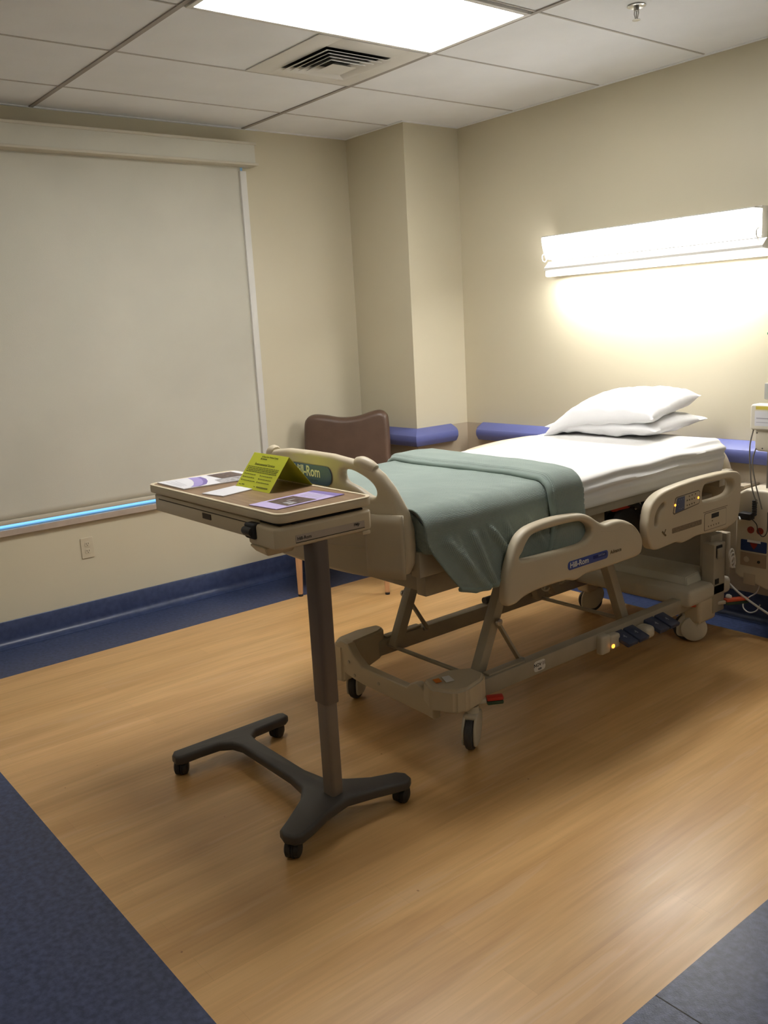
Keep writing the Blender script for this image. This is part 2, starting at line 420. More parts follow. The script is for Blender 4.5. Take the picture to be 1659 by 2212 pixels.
for x in xs_:
    bm = bmesh.new()
    yy = [-.02]+ys_+[YN]
    for y_a, y_b in zip(yy, yy[1:]): box(bm, (x-0.0045, y_b+.0105, H-0.003), (x+0.0045, y_a-.0105, H+0.001))
    obj('cross_tee', bm, crossline_m, ceil_o, None)
# coved baseboards
prof = [(0.0, 0.0), (0.055, 0.0), (0.055, 0.002)]
for k in range(7):
    a = PI/2*k/6; prof.append((0.050-0.043*math.sin(a), 0.003+0.043*(1-math.cos(a))))
prof += [(0.007, 0.134), (0.004, 0.138), (0.0, 0.138)]
for nm, path in (('baseboard_left', [(0, YN), (0, CY)]), ('baseboard_corner', [(0, CY), (CX, CY), (CX, 0)]), ('baseboard_head', [(CX, 0), (XR, 0)])):
    bm = bmesh.new(); sweep(bm, path, prof)
    tag(obj(nm, bm, cove_m, None, 50), kind='structure')
# window: frame, glass and sill
bm = bmesh.new()
y0, y1, z0, z1 = WIN
fx0, fx1 = -0.10, -0.06
box(bm, (fx0, y0, z0), (fx1, y1, z0+0.012)); box(bm, (fx0, y0, z1-.03), (fx1, y1, z1))
box(bm, (fx0, y0, z0+.012), (fx1, y0+.05, z1-.03)); box(bm, (fx0, y1-.006, z0+.012), (fx1, y1, z1-.03))
wf = tag(obj('window_1', bm, white_metal, None, None), kind='structure')
bm = bmesh.new(); box(bm, (-0.083, y0+.03, z0+.008), (-0.078, y1-.004, z1-.02)); obj('glass_pane', bm, glass_m, wf, None)
bm = bmesh.new(); box(bm, (0.001, y0, 0.592), (0.028, -1.215, 0.626), 0.003); tag(obj('trim_2', bm, sill_m, None, None), kind='structure')
bm = bmesh.new(); box(bm, (-0.0600, y0, 0.6051), (0.0008, y1, 0.612), 0.0); obj('sill', bm, sill_m, wf, None)

# ------------------------------------------------------------------ roller shade
rs = thing('roller_shade', 'large closed beige roller shade with cloth-covered box valance over the window', 'window shade', (0.05, -2.4, 2.5))
bm = bmesh.new()
def shade_pt(u, v):
    y = -3.70+u*2.452; z = 0.672+v*1.90
    return V((0.020+0.0035*fbm(y*1.3, z*0.9, 3)+0.002*fbm(y*5, z*2.0, 8), y, z))
grid_mesh(bm, shade_pt, 70, 50)
so = obj('shade_fabric', bm, shade_m, rs, 80)
md = so.modifiers.new('s', 'SOLIDIFY'); md.thickness = 0.0012
bm = bmesh.new(); box(bm, (0.014, -3.70, 0.652), (0.028, -1.255, 0.676), 0.004); obj('hem_bar', bm, shadeband_m, rs)
bm = bmesh.new(); box(bm, (0.001, -1.258, 0.627), (0.034, -1.217, 2.488), 0.002); obj('side_channel', bm, white_metal, rs)
bm = bmesh.new(); box(bm, (0.001, -3.72, 2.520), (0.098, -1.186, 2.625), 0.003); va = obj('valance', bm, shade_m, rs)
bm = bmesh.new(); box(bm, (0.001, -3.73, 2.622), (0.104, -1.176, 2.637), 0.002); box(bm, (0.001, -3.73, 2.510), (0.104, -1.170, 2.524), 0.002)
obj('valance_track', bm, shadeband_m, rs)

# ------------------------------------------------------------------ outlet
def build_outlet():
    t = thing('wall_outlet', 'ivory duplex power outlet on the wall under the window', 'outlet', (0, -2.416, 0.44))
    bm = plate(rrect(-.036, -.058, .036, .058, .006), depth=.006, bev=.002, M=basis((0.003, -2.416, 0.444), (0, 1, 0), (0, 0, 1), (1, 0, 0)))
    pl = obj('cover_plate', bm, ivory_m, t)
    for dz in (.02, -.02):
        bm = plate(rrect(-.016, -.014, .016, .014, .009), depth=.003, bev=.0008, M=basis((0.0065, -2.416, 0.444+dz), (0, 1, 0), (0, 0, 1), (1, 0, 0)))
        s = obj('socket', bm, ivory_m, t)
        bm = bmesh.new()
        for dy in (-.006, .006): box(bm, (0.0078, -2.416+dy-.0012, .444+dz), (0.0084, -2.416+dy+.0012, .444+dz+.008))
        cyl(bm, (0.0078, -2.416, .444+dz-.006), (0.0084, -2.416, .444+dz-.006), .0024, 10)
        obj('slot', bm, dark_m, s, None)
build_outlet()

# ------------------------------------------------------------------ ceiling fittings
def troffer(x0, y0, x1, y1, em, label):
    t = thing('ceiling_light', label, 'ceiling light', ((x0+x1)/2, (y0+y1)/2, H))
    bm = bmesh.new(); f = 0.022
    for lo, hi in (((x0, y0), (x1, y0+f)), ((x0, y1-f), (x1, y1)), ((x0, y0+f), (x0+f, y1-f)), ((x1-f, y0+f), (x1, y1-f))):
        box(bm, (*lo, H-0.012), (*hi, H-0.0005), .002)
    obj('light_frame', bm, white_metal, t)
    bm = bmesh.new(); box(bm, (x0+f, y0+f, H-0.009), (x1-f, y1-f, H-0.003)); obj('diffuser', bm, em, t, None)
X = lambda k: gx0+st*k
troffer(X(2)+.012, gy0-2*st+.014, X(3)-.012, gy0-.014, panel_emit, 'bright rectangular fluorescent ceiling panel above the foot of the bed')
troffer(X(2)+.012, gy0-6*st+.014, X(3)-.012, gy0-4*st-.014, fill_left_emit, 'dim ceiling fill panel added out of view on the left')
troffer(X(7)+.012, gy0-2*st+.014, X(8)-.012, gy0-.014, fill_right_emit, 'second dim ceiling fill panel, added out of view on the right')
def build_diffuser():
    cx, cy = X(1)+st/2, gy0-st/2
    t = thing('air_diffuser', 'square stepped-cone air supply vent in the ceiling beside the light panel', 'vent', (cx, cy, H))
    bm = bmesh.new(); a, b = st/2-.013, 0.176
    for lo, hi in (((-a, -a), (a, -b)), ((-a, b), (a, a)), ((-a, -b), (-b, b)), ((b, -b), (a, b))):
        box(bm, (cx+lo[0], cy+lo[1], H-.0055), (cx+hi[0], cy+hi[1], H-.001), .0008)
    obj('face_plate', bm, white_metal, t)
    bm = bmesh.new(); box(bm, (cx-.180, cy-.180, H-.0025), (cx+.180, cy+.180, H-.0012)); obj('duct_opening', bm, dark_m, t, None)
    # nested square cones, each flaring down and outward
    for i, (r0, r1, z0, z1) in enumerate(((.142, .174, .012, .026), (.116, .147, .014, .032), (.090, .121, .016, .038), (.064, .095, .018, .044))):
        bm = bmesh.new(); th = .0022
        def ring(r, z): return [bm.verts.new((cx+sx*r, cy+sy*r, H-z)) for sx, sy in ((-1, -1), (1, -1), (1, 1), (-1, 1))]
        R_ = [ring(r0, z0*.4), ring(r1, z1*.62), ring(r1, z1*.62+th), ring(r0-th, z0*.4+th)]
        for p, q in ((0, 1), (1, 2), (2, 3), (3, 0)):
            for k in range(4): bm.faces.new((R_[p][k], R_[p][(k+1) % 4], R_[q][(k+1) % 4], R_[q][k]))
        obj('louver', bm, white_metal, t, None)
    bm = bmesh.new()
    base = [bm.verts.new((cx+sx*.066, cy+sy*.066, H-.034)) for sx, sy in ((-1, -1), (1, -1), (1, 1), (-1, 1))]
    top = bm.verts.new((cx, cy, H-.004))
    for k in range(4): bm.faces.new((base[k], base[(k+1) % 4], top))
    bm.faces.new(base)
    obj('centre_cone', bm, white_metal, t, None)
build_diffuser()
def build_sprinkler():
    x, y = 2.515, -0.905
    t = thing('fire_sprinkler', 'small chrome pendent fire sprinkler on the ceiling above the bed head', 'sprinkler', (x, y, H))
    bm = bmesh.new(); lathe(bm, [(.012, 0), (.034, -.001), (.036, -.004), (.030, -.007), (.014, -.004), (.012, -.001)], (x, y, H)); obj('escutcheon', bm, zinc_m, t)
    bm = bmesh.new(); lathe(bm, [(.010, 0), (.011, -.016), (.008, -.020), (.004, -.021)], (x, y, H), seg=16)
    for s in (-1, 1): tube(bm, [(x+s*.008, y, H-.016), (x+s*.010, y, H-.03), (x+s*.003, y, H-.050)], .002, 8)
    cyl(bm, (x, y, H-.02), (x, y, H-.045), .0022, 8)
    obj('frame_arms', bm, steel_m, t)
    bm = bmesh.new(); lathe(bm, [(.003, -.050), (.016, -.052), (.016, -.0535), (.003, -.054)], (x, y, H), seg=16); obj('deflector', bm, zinc_m, t)
build_sprinkler()

# ------------------------------------------------------------------ wall light
def build_wall_light():
    t = thing('wall_light', 'long glowing white over-bed wall light on the head wall', 'wall light', (2.0, 0, 1.88))
    x0, x1 = 1.345, 2.600
    def ext(name, prof, a, b, m, sm=30, mi=None):
        bm = bmesh.new()
        L_ = [bm.verts.new((a, y, z)) for y, z in prof]; R_ = [bm.verts.new((b, y, z)) for y, z in prof]
        n = len(prof)
        for k in range(n): bm.faces.new((L_[k], L_[(k+1) % n], R_[(k+1) % n], R_[k]))
        bm.faces.new(L_); bm.faces.new(R_)
        return obj(name, bm, m, t, sm)
    ext('housing', [(-.001, 1.865), (-.001, 2.005), (-.055, 2.005), (-.060, 1.995), (-.060, 1.875), (-.055, 1.865)], x0+.004, x1-.004, white_metal)
    arc = [(-.062, 1.990), (-.134, 1.990)]
    for k in range(7):
        a = k/6; arc.append((-.136+.034*a-.006*math.sin(PI*a), 1.984-.104*a))
    arc += [(-.098, 1.875), (-.062, 1.873)]
    ext('hood', [(-.060, 1.9915), (-.060, 1.9985), (-.128, 1.9985), (-.137, 1.995), (-.137, 1.9915)], x0-.002, x1+.002, white_metal, None)
    ext('lens', arc, x0, x1, lens_emit, 60)
    for xx in (x0, x1-.0):
        bm = bmesh.new(); s = -1 if xx == x0 else 1
        tube(bm, catmull([(xx+s*.006, -.10, 1.905), (xx+s*.008, -.122, 1.895), (xx+s*.008, -.120, 1.868), (xx+s*.006, -.10, 1.862), (xx+s*.004, -.088, 1.88)], 4), .0035, 8)
        obj('end_hook', bm, white_metal, t)
    ext('lower_trough', [(-.002, 1.848), (-.002, 1.786), (-.050, 1.780), (-.050, 1.800), (-.126, 1.800), (-.134, 1.812), (-.150, 1.812), (-.150, 1.824), (-.112, 1.858), (-.05, 1.862)], x0+.028, x1+.055, white_metal)
    ext('lower_lens', [(-.127, 1.799), (-.127, 1.783), (-.134, 1.774), (-.150, 1.778), (-.153, 1.790), (-.150, 1.808), (-.134, 1.808)], x0+.040, x1+.070, trough_emit, 50)
    ext('reading_lamp', [(-.060, 1.7985), (-.060, 1.794), (-.116, 1.794), (-.116, 1.7985)], x0+.07, x1+.03, read_emit, None)
build_wall_light()

# ------------------------------------------------------------------ bumper rails
rprof = [(0.004, 0.806), (0.044, 0.802), (0.054, 0.806), (0.071, 0.832), (0.074, 0.842), (0.073, 0.864), (0.069, 0.872), (0.016, 0.908), (0.004, 0.911)]
def rail(path, ends, label, name='bumper_rail'):
    bm = bmesh.new(); sweep(bm, path, rprof, ends=ends)
    t = thing(name, label, 'handrail', (path[0][0], path[0][1], 0.86))
    obj('bumper', bm, rail_m, t, 28)
    bm = bmesh.new(); sweep(bm, path[1:-1] if len(path) > 3 else path, [(0.0032, .825), (0.0038, .825), (0.0038, .893), (0.0032, .893)])
    obj('mounting_strip', bm, dark_m, t, None)
rail([(0.05, CY), (0.10, CY), (CX, CY), (CX, -0.155), (CX, -0.098)], [0.15, 1, 1, 1, 0.12], 'short blue bumper rail wrapped around the corner column behind the brown chair')
rail([(0.655, 0.0), (0.715, 0), (3.4, 0), (5.0, 0), (5.05, 0)], [0.12, 1, 1, 1, .12], 'long blue bumper rail along the head wall behind the bed')

# ------------------------------------------------------------------ chair
def build_chair():
    t = thing('side_chair', 'brown vinyl upholstered chair with pale wooden legs, in the corner behind the bed foot', 'chair', (0.50, -0.98, 0))
    F = V((1, -1, 0)).normalized(); W = V((1, 1, 0)).normalized()
    c0 = V((0.646, -1.152, 0))          # middle of the front feet
    def P(a, b, z): return c0 + W*a - F*b + V((0, 0, z))
    # backrest: rounded panel with a dipped top edge
    bc = 0.50
    h = [(-.262, -.26), (-.272, 0.0), (-.268, .19), (-.250, .245), (-.205, .268), (-.13, .262), (-.05, .246), (0.02, .243), (.09, .252), (.16, .272), (.215, .280), (.252, .262), (.270, .21), (.274, 0.0), (.262, -.26)]
    M = basis(P(0.0, bc, 0.765), W, (F.x*-.12, F.y*-.12, 1), F)
    bmk = plate(h, depth=.085, bev=.036, M=M, smooth_n=5, bres=6)
    obj('backrest', bmk, vinyl_m, t, 60)
    bms = plate(rrect(-.27, -.24, .27, .25, .07), depth=.09, bev=.035, M=basis(P(0, .25, .43), W, -F, (0, 0, 1)), bres=5)
    obj('seat', bms, vinyl_m, t, 60)
    bm = bmesh.new()
    for s in (-1, 1): bar(bm, P(s*.245, .02, .355), P(s*.245, .46, .355), .025, .05, .004)
    bar(bm, P(-.24, .02, .355), P(.24, .02, .355), .025, .05, .004)
    obj('seat_frame', bm, legwood_m, t)
    for s in (-1, 1):
        for b, b2, top in ((0.0, 0.0, .385), (.50, .47, .50)):
            bm = bmesh.new()
            pts = [P(s*.262, b, 0.012), P(s*.256, b2 if b else .01, top)]
            q = [(pts[0], .013), (pts[1], .021)]
            r0, r1 = [[bm.verts.new(p+W*(dx*r)+F*(dy*r)) for dx, dy in ((-1, -1), (1, -1), (1, 1), (-1, 1))] for p, r in q]
            for k in range(4): bm.faces.new((r0[k], r0[(k+1) % 4], r1[(k+1) % 4], r1[k]))
            bm.faces.new(r0); bm.faces.new(r1)
            bmesh.ops.bevel(bm, geom=bm.edges[:], offset=.003, segments=2, affect='EDGES')
            lg = obj('leg', bm, legwood_m, t)
            bm = bmesh.new(); c = P(s*.262, b, 0); cyl(bm, c, c+V((0, 0, .013)), .014, 14); obj('foot_cap', bm, dark_m, lg)
build_chair()

# ------------------------------------------------------------------ hospital bed
BX = 2.19
bed = thing('hospital_bed', 'adjustable beige hospital bed on casters with its head against the wall', 'bed', (BX, -1.2, 0))
def board_y(x, yc=-2.372, bow=.09): return yc+bow*min(abs(x-2.18)/.46, 1.1)**3
def build_footboard():
    out = [(2.161, 1.141), (2.315, 1.141), (2.400, 1.131), (2.435, 1.126), (2.457, 1.129), (2.494, 1.117), (2.536, 1.085), (2.569, 1.043), (2.593, 0.997), (2.611, 0.957), (2.620, 0.90), (2.622, 0.83), (2.618, 0.785), (2.600, 0.748), (2.566, 0.732), (2.454, 0.726), (2.292, 0.725), (2.18, .725)]
    left = [(4.36-x, z) for x, z in out[::-1] if x > 2.19]
    hole = [(2.374, 1.090), (2.414, 1.094), (2.459, 1.080), (2.495, 1.060), (2.515, 1.036), (2.514, 1.012), (2.490, 1.008), (2.433, 1.035), (2.385, 1.050), (2.368, 1.070)]
    hl = [(4.36-x, z) for x, z in hole[::-1]]
    full = out[1:]+left+[(2.18, 1.143)]
    bm = plate(full, [hole, hl], depth=.040, bev=.016, smooth_n=4, cuts=[1.70+.02*i for i in range(49)], bres=4)
    for v in bm.verts:
        x, z, y = v.co.x, v.co.y, -v.co.z
        thick = 1.0 + (0.35 if z < .955 else 0.0)
        v.co = V((x, board_y(x)+.02+y*thick, z))
    fb = obj('footboard', bm, bed_m, bed, 50)
    # outer collar band and grip knuckles
    for s in (-1, 1):
        bm = bmesh.new()
        xk = 2.18+s*.272
        pts = [(2.18+s*a, board_y(2.18+s*a)+.02, z) for a, z in ((.252, 1.117), (.272, 1.119), (.296, 1.114), (.325, 1.098))]
        tube(bm, catmull(pts, 4), [.019, .0205, .0215, .022, .0225, .023, .0225, .0225, .022, .022, .021, .020, .018], 14)
        obj('grip_knuckle', bm, bed_m, fb, 60)
    for s in (1, -1):
        bm = bmesh.new()
        def cb(u, v):
            x = 2.18+s*(.305+.136*u); return V((x, board_y(x)-.0145-.003*math.sin(PI*min(1,u*1.6)), .738+v*.217))
        grid_mesh(bm, cb, 12, 6)
        cbm = obj('corner_bumper', bm, bed_m, fb, 60); md = cbm.modifiers.new('s', 'SOLIDIFY'); md.thickness = .008; md.offset = 0
    # lower relief line
    bm = bmesh.new()
    pts = [(2.18+a, board_y(2.18+a)-.0075, z) for a, z in ((-.30, .832), (-.1, .822), (.1, .822), (.22, .828), (.30, .838))]
    tube(bm, catmull(pts, 5), .0022, 6); obj('relief_line', bm, bed_m, fb)
    # label
    def on(x, z, d): return V((x, board_y(x)-d, z))
    bm = plate(rrect(-.150, -.034, .150, .034, .030), depth=.002, bev=.0004, cuts=[-.15+.02*i for i in range(1, 15)])
    for v in bm.verts: v.co = on(2.178+v.co.x, 1.064+v.co.y+.0*v.co.x, .0045+v.co.z)
    obj('label_plate', bm, label_blue2, fb)
    bm = text_bm('Hill-Rom', .052, Matrix.Identity(4), sx=.86, off=.0009)
    bmesh.ops.triangulate(bm, faces=bm.faces[:])
    for v in bm.verts: v.co = on(2.186+v.co.x, 1.073+v.co.y, .0062+v.co.z)
    obj('lettering', bm, label_white, fb, None)
    bm = text_bm('Advance Series', .014, Matrix.Identity(4))
    for v in bm.verts: v.co = on(2.205+v.co.x, 1.044+v.co.y, .0062+v.co.z)
    obj('small_lettering', bm, mat('faint_blue_print', (.10, .17, .28), .5), fb, None)
build_footboard()
def build_headboard():
    out = [(2.18, .955), (2.38, .951), (2.49, .934), (2.553, .888), (2.588, .82), (2.608, .72), (2.608, .60), (2.588, .535), (2.52, .503), (2.18, .500)]
    full = out[1:]+[(4.36-x, z) for x, z in out[::-1] if x > 2.19]+[(2.18, .956)]
    bm = plate(full, [], depth=.045, bev=.018, smooth_n=4, bres=4)
    for v in bm.verts: v.co = V((v.co.x, -.262-v.co.z, v.co.y))
    obj('headboard', bm, bed_m, bed, 50)
build_headboard()
# side rails
XRAIL = 2.735
FRO = [(-1.973, 0.60), (-1.962, 0.70), (-1.935, 0.768), (-1.903, 0.818), (-1.855, 0.846), (-1.776, 0.857), (-1.673, 0.858), (-1.566, 0.848), (-1.510, 0.828), (-1.465, 0.800), (-1.424, 0.783), (-1.371, 0.785), (-1.305, 0.776), (-1.239, 0.743), (-1.193, 0.693), (-1.186, 0.649), (-1.206, 0.617), (-1.283, 0.612), (-1.467, 0.610), (-1.540, 0.611), (-1.600, 0.600), (-1.655, 0.612), (-1.792, 0.614), (-1.88, 0.604), (-1.93, .588)]
FRH = [(-1.893, 0.741), (-1.882, 0.769), (-1.858, 0.801), (-1.820, 0.821), (-1.693, 0.826), (-1.585, 0.822), (-1.537, 0.808), (-1.507, 0.785), (-1.507, 0.758), (-1.548, 0.737), (-1.620, 0.732), (-1.742, 0.733)]
HRO = [(-1.155, 0.720), (-1.150, 0.756), (-1.131, 0.805), (-1.077, 0.838), (-0.994, 0.853), (-0.84, 0.862), (-0.719, 0.863), (-0.593, 0.861), (-0.505, 0.852), (-0.465, 0.832), (-0.455, 0.79), (-0.460, 0.699), (-0.473, 0.640), (-0.511, 0.616), (-0.580, 0.606), (-0.668, 0.608), (-0.793, 0.616), (-0.863, 0.609), (-0.912, 0.607), (-0.951, 0.618), (-1.018, 0.616), (-1.092, 0.614), (-1.130, 0.630), (-1.148, 0.672)]
HH1 = [(-0.767, 0.770), (-0.763, 0.812), (-0.735, 0.832), (-0.645, 0.833), (-0.559, 0.826), (-0.524, 0.811), (-0.517, 0.783), (-0.548, 0.758), (-0.62, 0.752), (-0.694, 0.752), (-0.748, 0.755)]
def stadium(cl, r, n=6):
    P = catmull([(a, b, 0) for a, b in cl], 4); L_, R_ = [], []
    for i, p in enumerate(P):
        t = (P[min(i+1, len(P)-1)]-P[max(i-1, 0)]).normalized(); nn = V((-t.y, t.x, 0))
        L_.append(p+nn*r); R_.append(p-nn*r)
    def cap(c, t, s): return [c+(V((-t.y, t.x, 0))*math.cos(a)*s+t*s*math.sin(a))*r for a in [PI*k/n for k in range(1, n)]]
    t0 = (P[1]-P[0]).normalized(); t1 = (P[-1]-P[-2]).normalized()
    pts = L_+cap(P[-1], t1, 1)+R_[::-1]+cap(P[0], -t0, 1)
    return [(p.x, p.y) for p in pts]
HH2 = stadium([(-1.098, .724), (-1.094, .752), (-1.076, .777), (-1.048, .792)], .0105)
def side_rail(out, holes, x, label=None, dz=0.0, flip=1, name='side_rail'):
    M = basis((x, 0, dz), (0, 1, 0), (0, 0, 1), (1, 0, 0))
    bm = plate(out, holes, depth=.046, bev=.010 if len(holes) > 1 else .015, M=M, smooth_n=4, bres=4)
    o = obj(name, bm, bed_m, bed, 50)
    return o
RF = XRAIL+.023
fr = side_rail(FRO, [FRH], XRAIL)
M0 = lambda y, z, d=0.0: basis((RF+d, y, z), (0, 1, 0), (0, 0, 1), (1, 0, 0))
bm = plate(rrect(-.118, -.0165, .118, .0165, .013), depth=.002, bev=.0005, M=M0(-1.532, .666)); obj('label_plate', bm, label_blue, fr)
obj('lettering', text_bm('Hill-Rom', .030, M0(-1.585, .666, .0014), off=.0004), label_white, fr, None)
bm = plate(rrect(-.040, -.007, .040, .007, .004), depth=.001, bev=.0002, M=M0(-1.464, .669, .001)); obj('label_box', bm, mat('label_navy', (.02, .03, .16), .4), fr)
obj('small_lettering', text_bm('SideCom', .011, M0(-1.455, .671, .002)), mat('pale_blue_print', (.35, .38, .6), .5), fr, None)
obj('model_lettering', text_bm('Advance', .020, M0(-1.365, .667, .0005), off=.0003), mat('brown_print', (.12, .08, .03), .5), fr, None)
bm = bmesh.new()
pts = [(RF-.001, y, z) for y, z in ((-1.455, .762), (-1.40, .752), (-1.36, .755), (-1.30, .760), (-1.25, .742), (-1.22, .71))]
tube(bm, catmull(pts, 5), .0018, 6); obj('relief_line', bm, bed_m, fr)
hr = side_rail(HRO, [HH1, HH2], XRAIL)
# control panel on the head rail
bm = plate([(-.965+.006, .811), (-.800, .815), (-.789, .808), (-.790, .762), (-.798, .755), (-.978, .740), (-.986, .748), (-.970, .806)], depth=.0015, bev=.0004, M=M0(0, 0)); cpn = obj('control_panel', bm, mat('panel_outline', (.14, .115, .085), .5), hr)
bm = plate([(-.958, .8075), (-.800, .811), (-.793, .805), (-.794, .764), (-.800, .759), (-.975, .745), (-.981, .750), (-.966, .803)], depth=.002, bev=.0004, M=M0(0, 0, .0006)); obj('panel_face', bm, bed_m, cpn)
bm = plate([(-.957, .806), (-.903, .807), (-.905, .750), (-.972, .746), (-.964, .79)], depth=.002, bev=.0004, M=M0(0, 0, .0012)); obj('keypad', bm, mat('keypad_blue', (.10, .125, .22), .5), cpn)
bm = bmesh.new()
for (y, z) in ((-.945, .797), (-.93, .797), (-.915, .797), (-.945, .760), (-.93, .758), (-.917, .760), (-.95, .778)):
    box(bm, (RF+.0022, y-.002, z-.0015), (RF+.0028, y+.002, z+.0015))
obj('key_symbol', bm, mat('key_grey', (.35, .38, .45), .5), cpn, None)
bm = bmesh.new()
for (y, z) in ((-.870, .800), (-.85, .802), (-.825, .803), (-.885, .785), (-.868, .785), (-.85, .785), (-.832, .786), (-.885, .764), (-.868, .764), (-.85, .765), (-.832, .766)):
    box(bm, (RF+.0016, y-.004, z-.003), (RF+.0022, y+.003, z+.003), .0005)
obj('button_symbol', bm, mat('button_print', (.16, .12, .07), .5), cpn, None)
for y, z in ((-.972, .779), (-.803, .783)):
    bm = bmesh.new(); lathe(bm, [(.0052, 0), (.0050, .002), (.003, .003)], (RF+.001, y, z), 'X', 16); obj('indicator_light', bm, led_m, cpn)
bm = plate(rrect(-.752, .626, -.578, .704, .006), depth=.0015, bev=.0003, M=M0(0, 0)); c2 = obj('scale_panel', bm, mat('panel_outline2', (.22, .18, .13), .5), hr)
bm = plate(rrect(-.749, .629, -.581, .701, .005), depth=.002, bev=.0003, M=M0(0, 0, .0005)); obj('panel_face', bm, bed_m, c2)
bm = plate(rrect(-.698, .674, -.640, .694, .002), depth=.002, bev=.0003, M=M0(0, 0, .001)); obj('display', bm, dark_m, c2)
bm = bmesh.new()
for y in (-.72, -.70, -.68, -.66, -.64): box(bm, (RF+.0014, y-.003, .640), (RF+.002, y+.003, .646))
box(bm, (RF-.001, -.76, .7085), (RF+.0012, -.57, .7105))
box(bm, (RF+.0014, -.694, .660), (RF+.002, -.688, .666))
obj('button_symbol', bm, mat('button_print2', (.14, .10, .06), .5), c2, None)
bm = plate(rrect(-.990, .662, -.772, .684, .004), depth=.0015, bev=.0003, M=M0(0, 0)); obj('textured_strip', bm, mat('strip_brown', (.23, .175, .115), .6, var=.2, vscale=120), hr)
bm = bmesh.new(); tube(bm, [(RF+.0005, -1.060, .684), (RF+.0005, -1.046, .672), (RF+.0005, -1.036, .664)], .004, 8); tube(bm, [(RF+.0005, -1.035, .690), (RF+.0005, -1.046, .674)], .0018, 8)
obj('emblem', bm, mat('emblem_brown', (.17, .12, .06), .5), hr)
bm = bmesh.new(); tube(bm, catmull([(RF-.001, y, z) for y, z in ((-1.04, .82), (-.99, .838), (-.92, .846), (-.85, .849))], 5), .0016, 6); obj('relief_line', bm, bed_m, hr)
# far side rails (only their tops show past the mattress)
side_rail([(y, z) for y, z in HRO], [HH1], 1.64, dz=.088)
side_rail([(y, z) for y, z in FRO], [FRH], 1.64)

# deck, sub frame and lift mechanism
def part(name, fn, m, parent=None, sm=35):
    bm = bmesh.new(); fn(bm); return obj(name, bm, m, parent or bed, sm)
def deck(bm):
    box(bm, (2.595, -2.262, .735), (2.640, -1.45, .822), .004); box(bm, (2.595, -1.45, .785), (2.632, -0.31, .822), .003)
    box(bm, (1.735, -2.262, .735), (1.780, -0.31, .822), .004)
    box(bm, (1.780, -2.262, .740), (2.595, -2.20, .815), .004)
    box(bm, (1.780, -0.36, .74), (2.595, -0.31, .815), .004)
part('deck_frame', deck, bedmetal_m)
part('deck_panel', lambda bm: box(bm, (1.775, -2.21, .790), (2.600, -.33, .822), .003), cover_m)
def sub(bm):
    for x in (2.50, 1.90):
        bar(bm, (x, -2.14, .655), (x, -.30, .655), .05, .075, .004)
    for y in (-2.10, -1.62, -1.1, -.42): bar(bm, (1.90, y, .655), (2.50, y, .655), .05, .06, .004)
    for y in (-1.99, -1.2, -.5):
        for x in (1.93, 2.47): box(bm, (x-.02, y-.025, .68), (x+.02, y+.025, .745))
part('lift_frame', sub, bedmetal_m)
part('rail_bracket', lambda bm: box(bm, (2.52, -1.285, .60), (2.585, -1.205, .80), .004), bedmetal_m)
for y0_, y1_ in ((-1.72, -1.64), (-.90, -.80)): part('rail_arm', lambda bm: box(bm, (2.53, y0_, .66), (XRAIL-.01, y1_, .70), .004), bedmetal_m)
def motor(bm):
    box(bm, (2.30, -1.19, .56), (2.54, -.70, .784), .02, 3)
    lathe(bm, [(.0, -.03), (.07, -.03), (.085, -.01), (.085, .03), (.07, .045), (.0, .045)], (2.545, -1.06, .69), 'X', 26)
    tube(bm, catmull([(2.55, -1.15, .76), (2.60, -1.05, .78), (2.60, -.9, .72), (2.58, -.75, .78)], 5), .012, 8)
part('motor_unit', motor, dark_m)
bm = bmesh.new(); tube(bm, catmull([(2.575, -1.150, .768), (2.585, -1.11, .780), (2.585, -1.07, .776), (2.58, -1.035, .768)], 5), [.008, .014, .017, .018, .019, .020, .020, .020, .019, .018, .017, .016, .015, .013, .011, .008], 12); tag(obj('release_handle', bm, red_m, bed), 'glossy red handle')
bm = bmesh.new(); tube(bm, catmull([(2.56, -1.04, .79), (2.60, -1.01, .788), (2.60, -.985, .765), (2.585, -1.00, .745)], 5), .004, 8); tag(obj('hose', bm, cord_m, bed), 'pale looped tubing')
# head end cover panel and tray
part('head_cover', lambda bm: box(bm, (1.93, -.235, .20), (2.565, -.195, .490), .004), cover_m)
part('equipment_tray', lambda bm: box(bm, (1.86, -.60, .205), (2.60, -.24, .285), .020, 3), bedpale_m)
def tray2(bm):
    t = bmesh.new()
    b = [t.verts.new(p) for p in ((1.93, -.52, .285), (2.535, -.52, .285), (2.535, -.28, .285), (1.93, -.28, .285))]
    u = [t.verts.new(p) for p in ((1.95, -.49, .315), (2.51, -.49, .315), (2.51, -.30, .325), (1.95, -.30, .325))]
    t.faces.new(b); t.faces.new(u)
    for k in range(4): t.faces.new((b[k], b[(k+1) % 4], u[(k+1) % 4], u[k]))
    bmesh.ops.bevel(t, geom=t.edges[:], offset=.004, segments=2, affect='EDGES'); merge(bm, t)
part('tray_lid', tray2, mat('tray_white', (.66, .64, .54), .35, var=.02))
def hpost(bm):
    box(bm, (2.535, -.40, .13), (2.60, -.30, .47), .006)
    box(bm, (2.50, -.36, .27), (2.56, -.26, .50), .006)
    box(bm, (2.602, -.385, .40), (2.612, -.345, .45), .002)
part('head_post', hpost, bedmetal_m)
for q in (((2.601, -.385, .405), (2.606, -.34, .462)), ((2.601, -.39, .275), (2.604, -.36, .30))): bm = bmesh.new(); box(bm, *q); obj('post_slot', bm, dark_m, bed, None)
bm = bmesh.new()
for k in range(3):
    c = V((2.63, -.30, .41-.018*k)); tube(bm, [c+V((0.004*k, .020*math.cos(a), .026*math.sin(a))) for a in [2*PI*i/16 for i in range(17)]], .0045, 7)
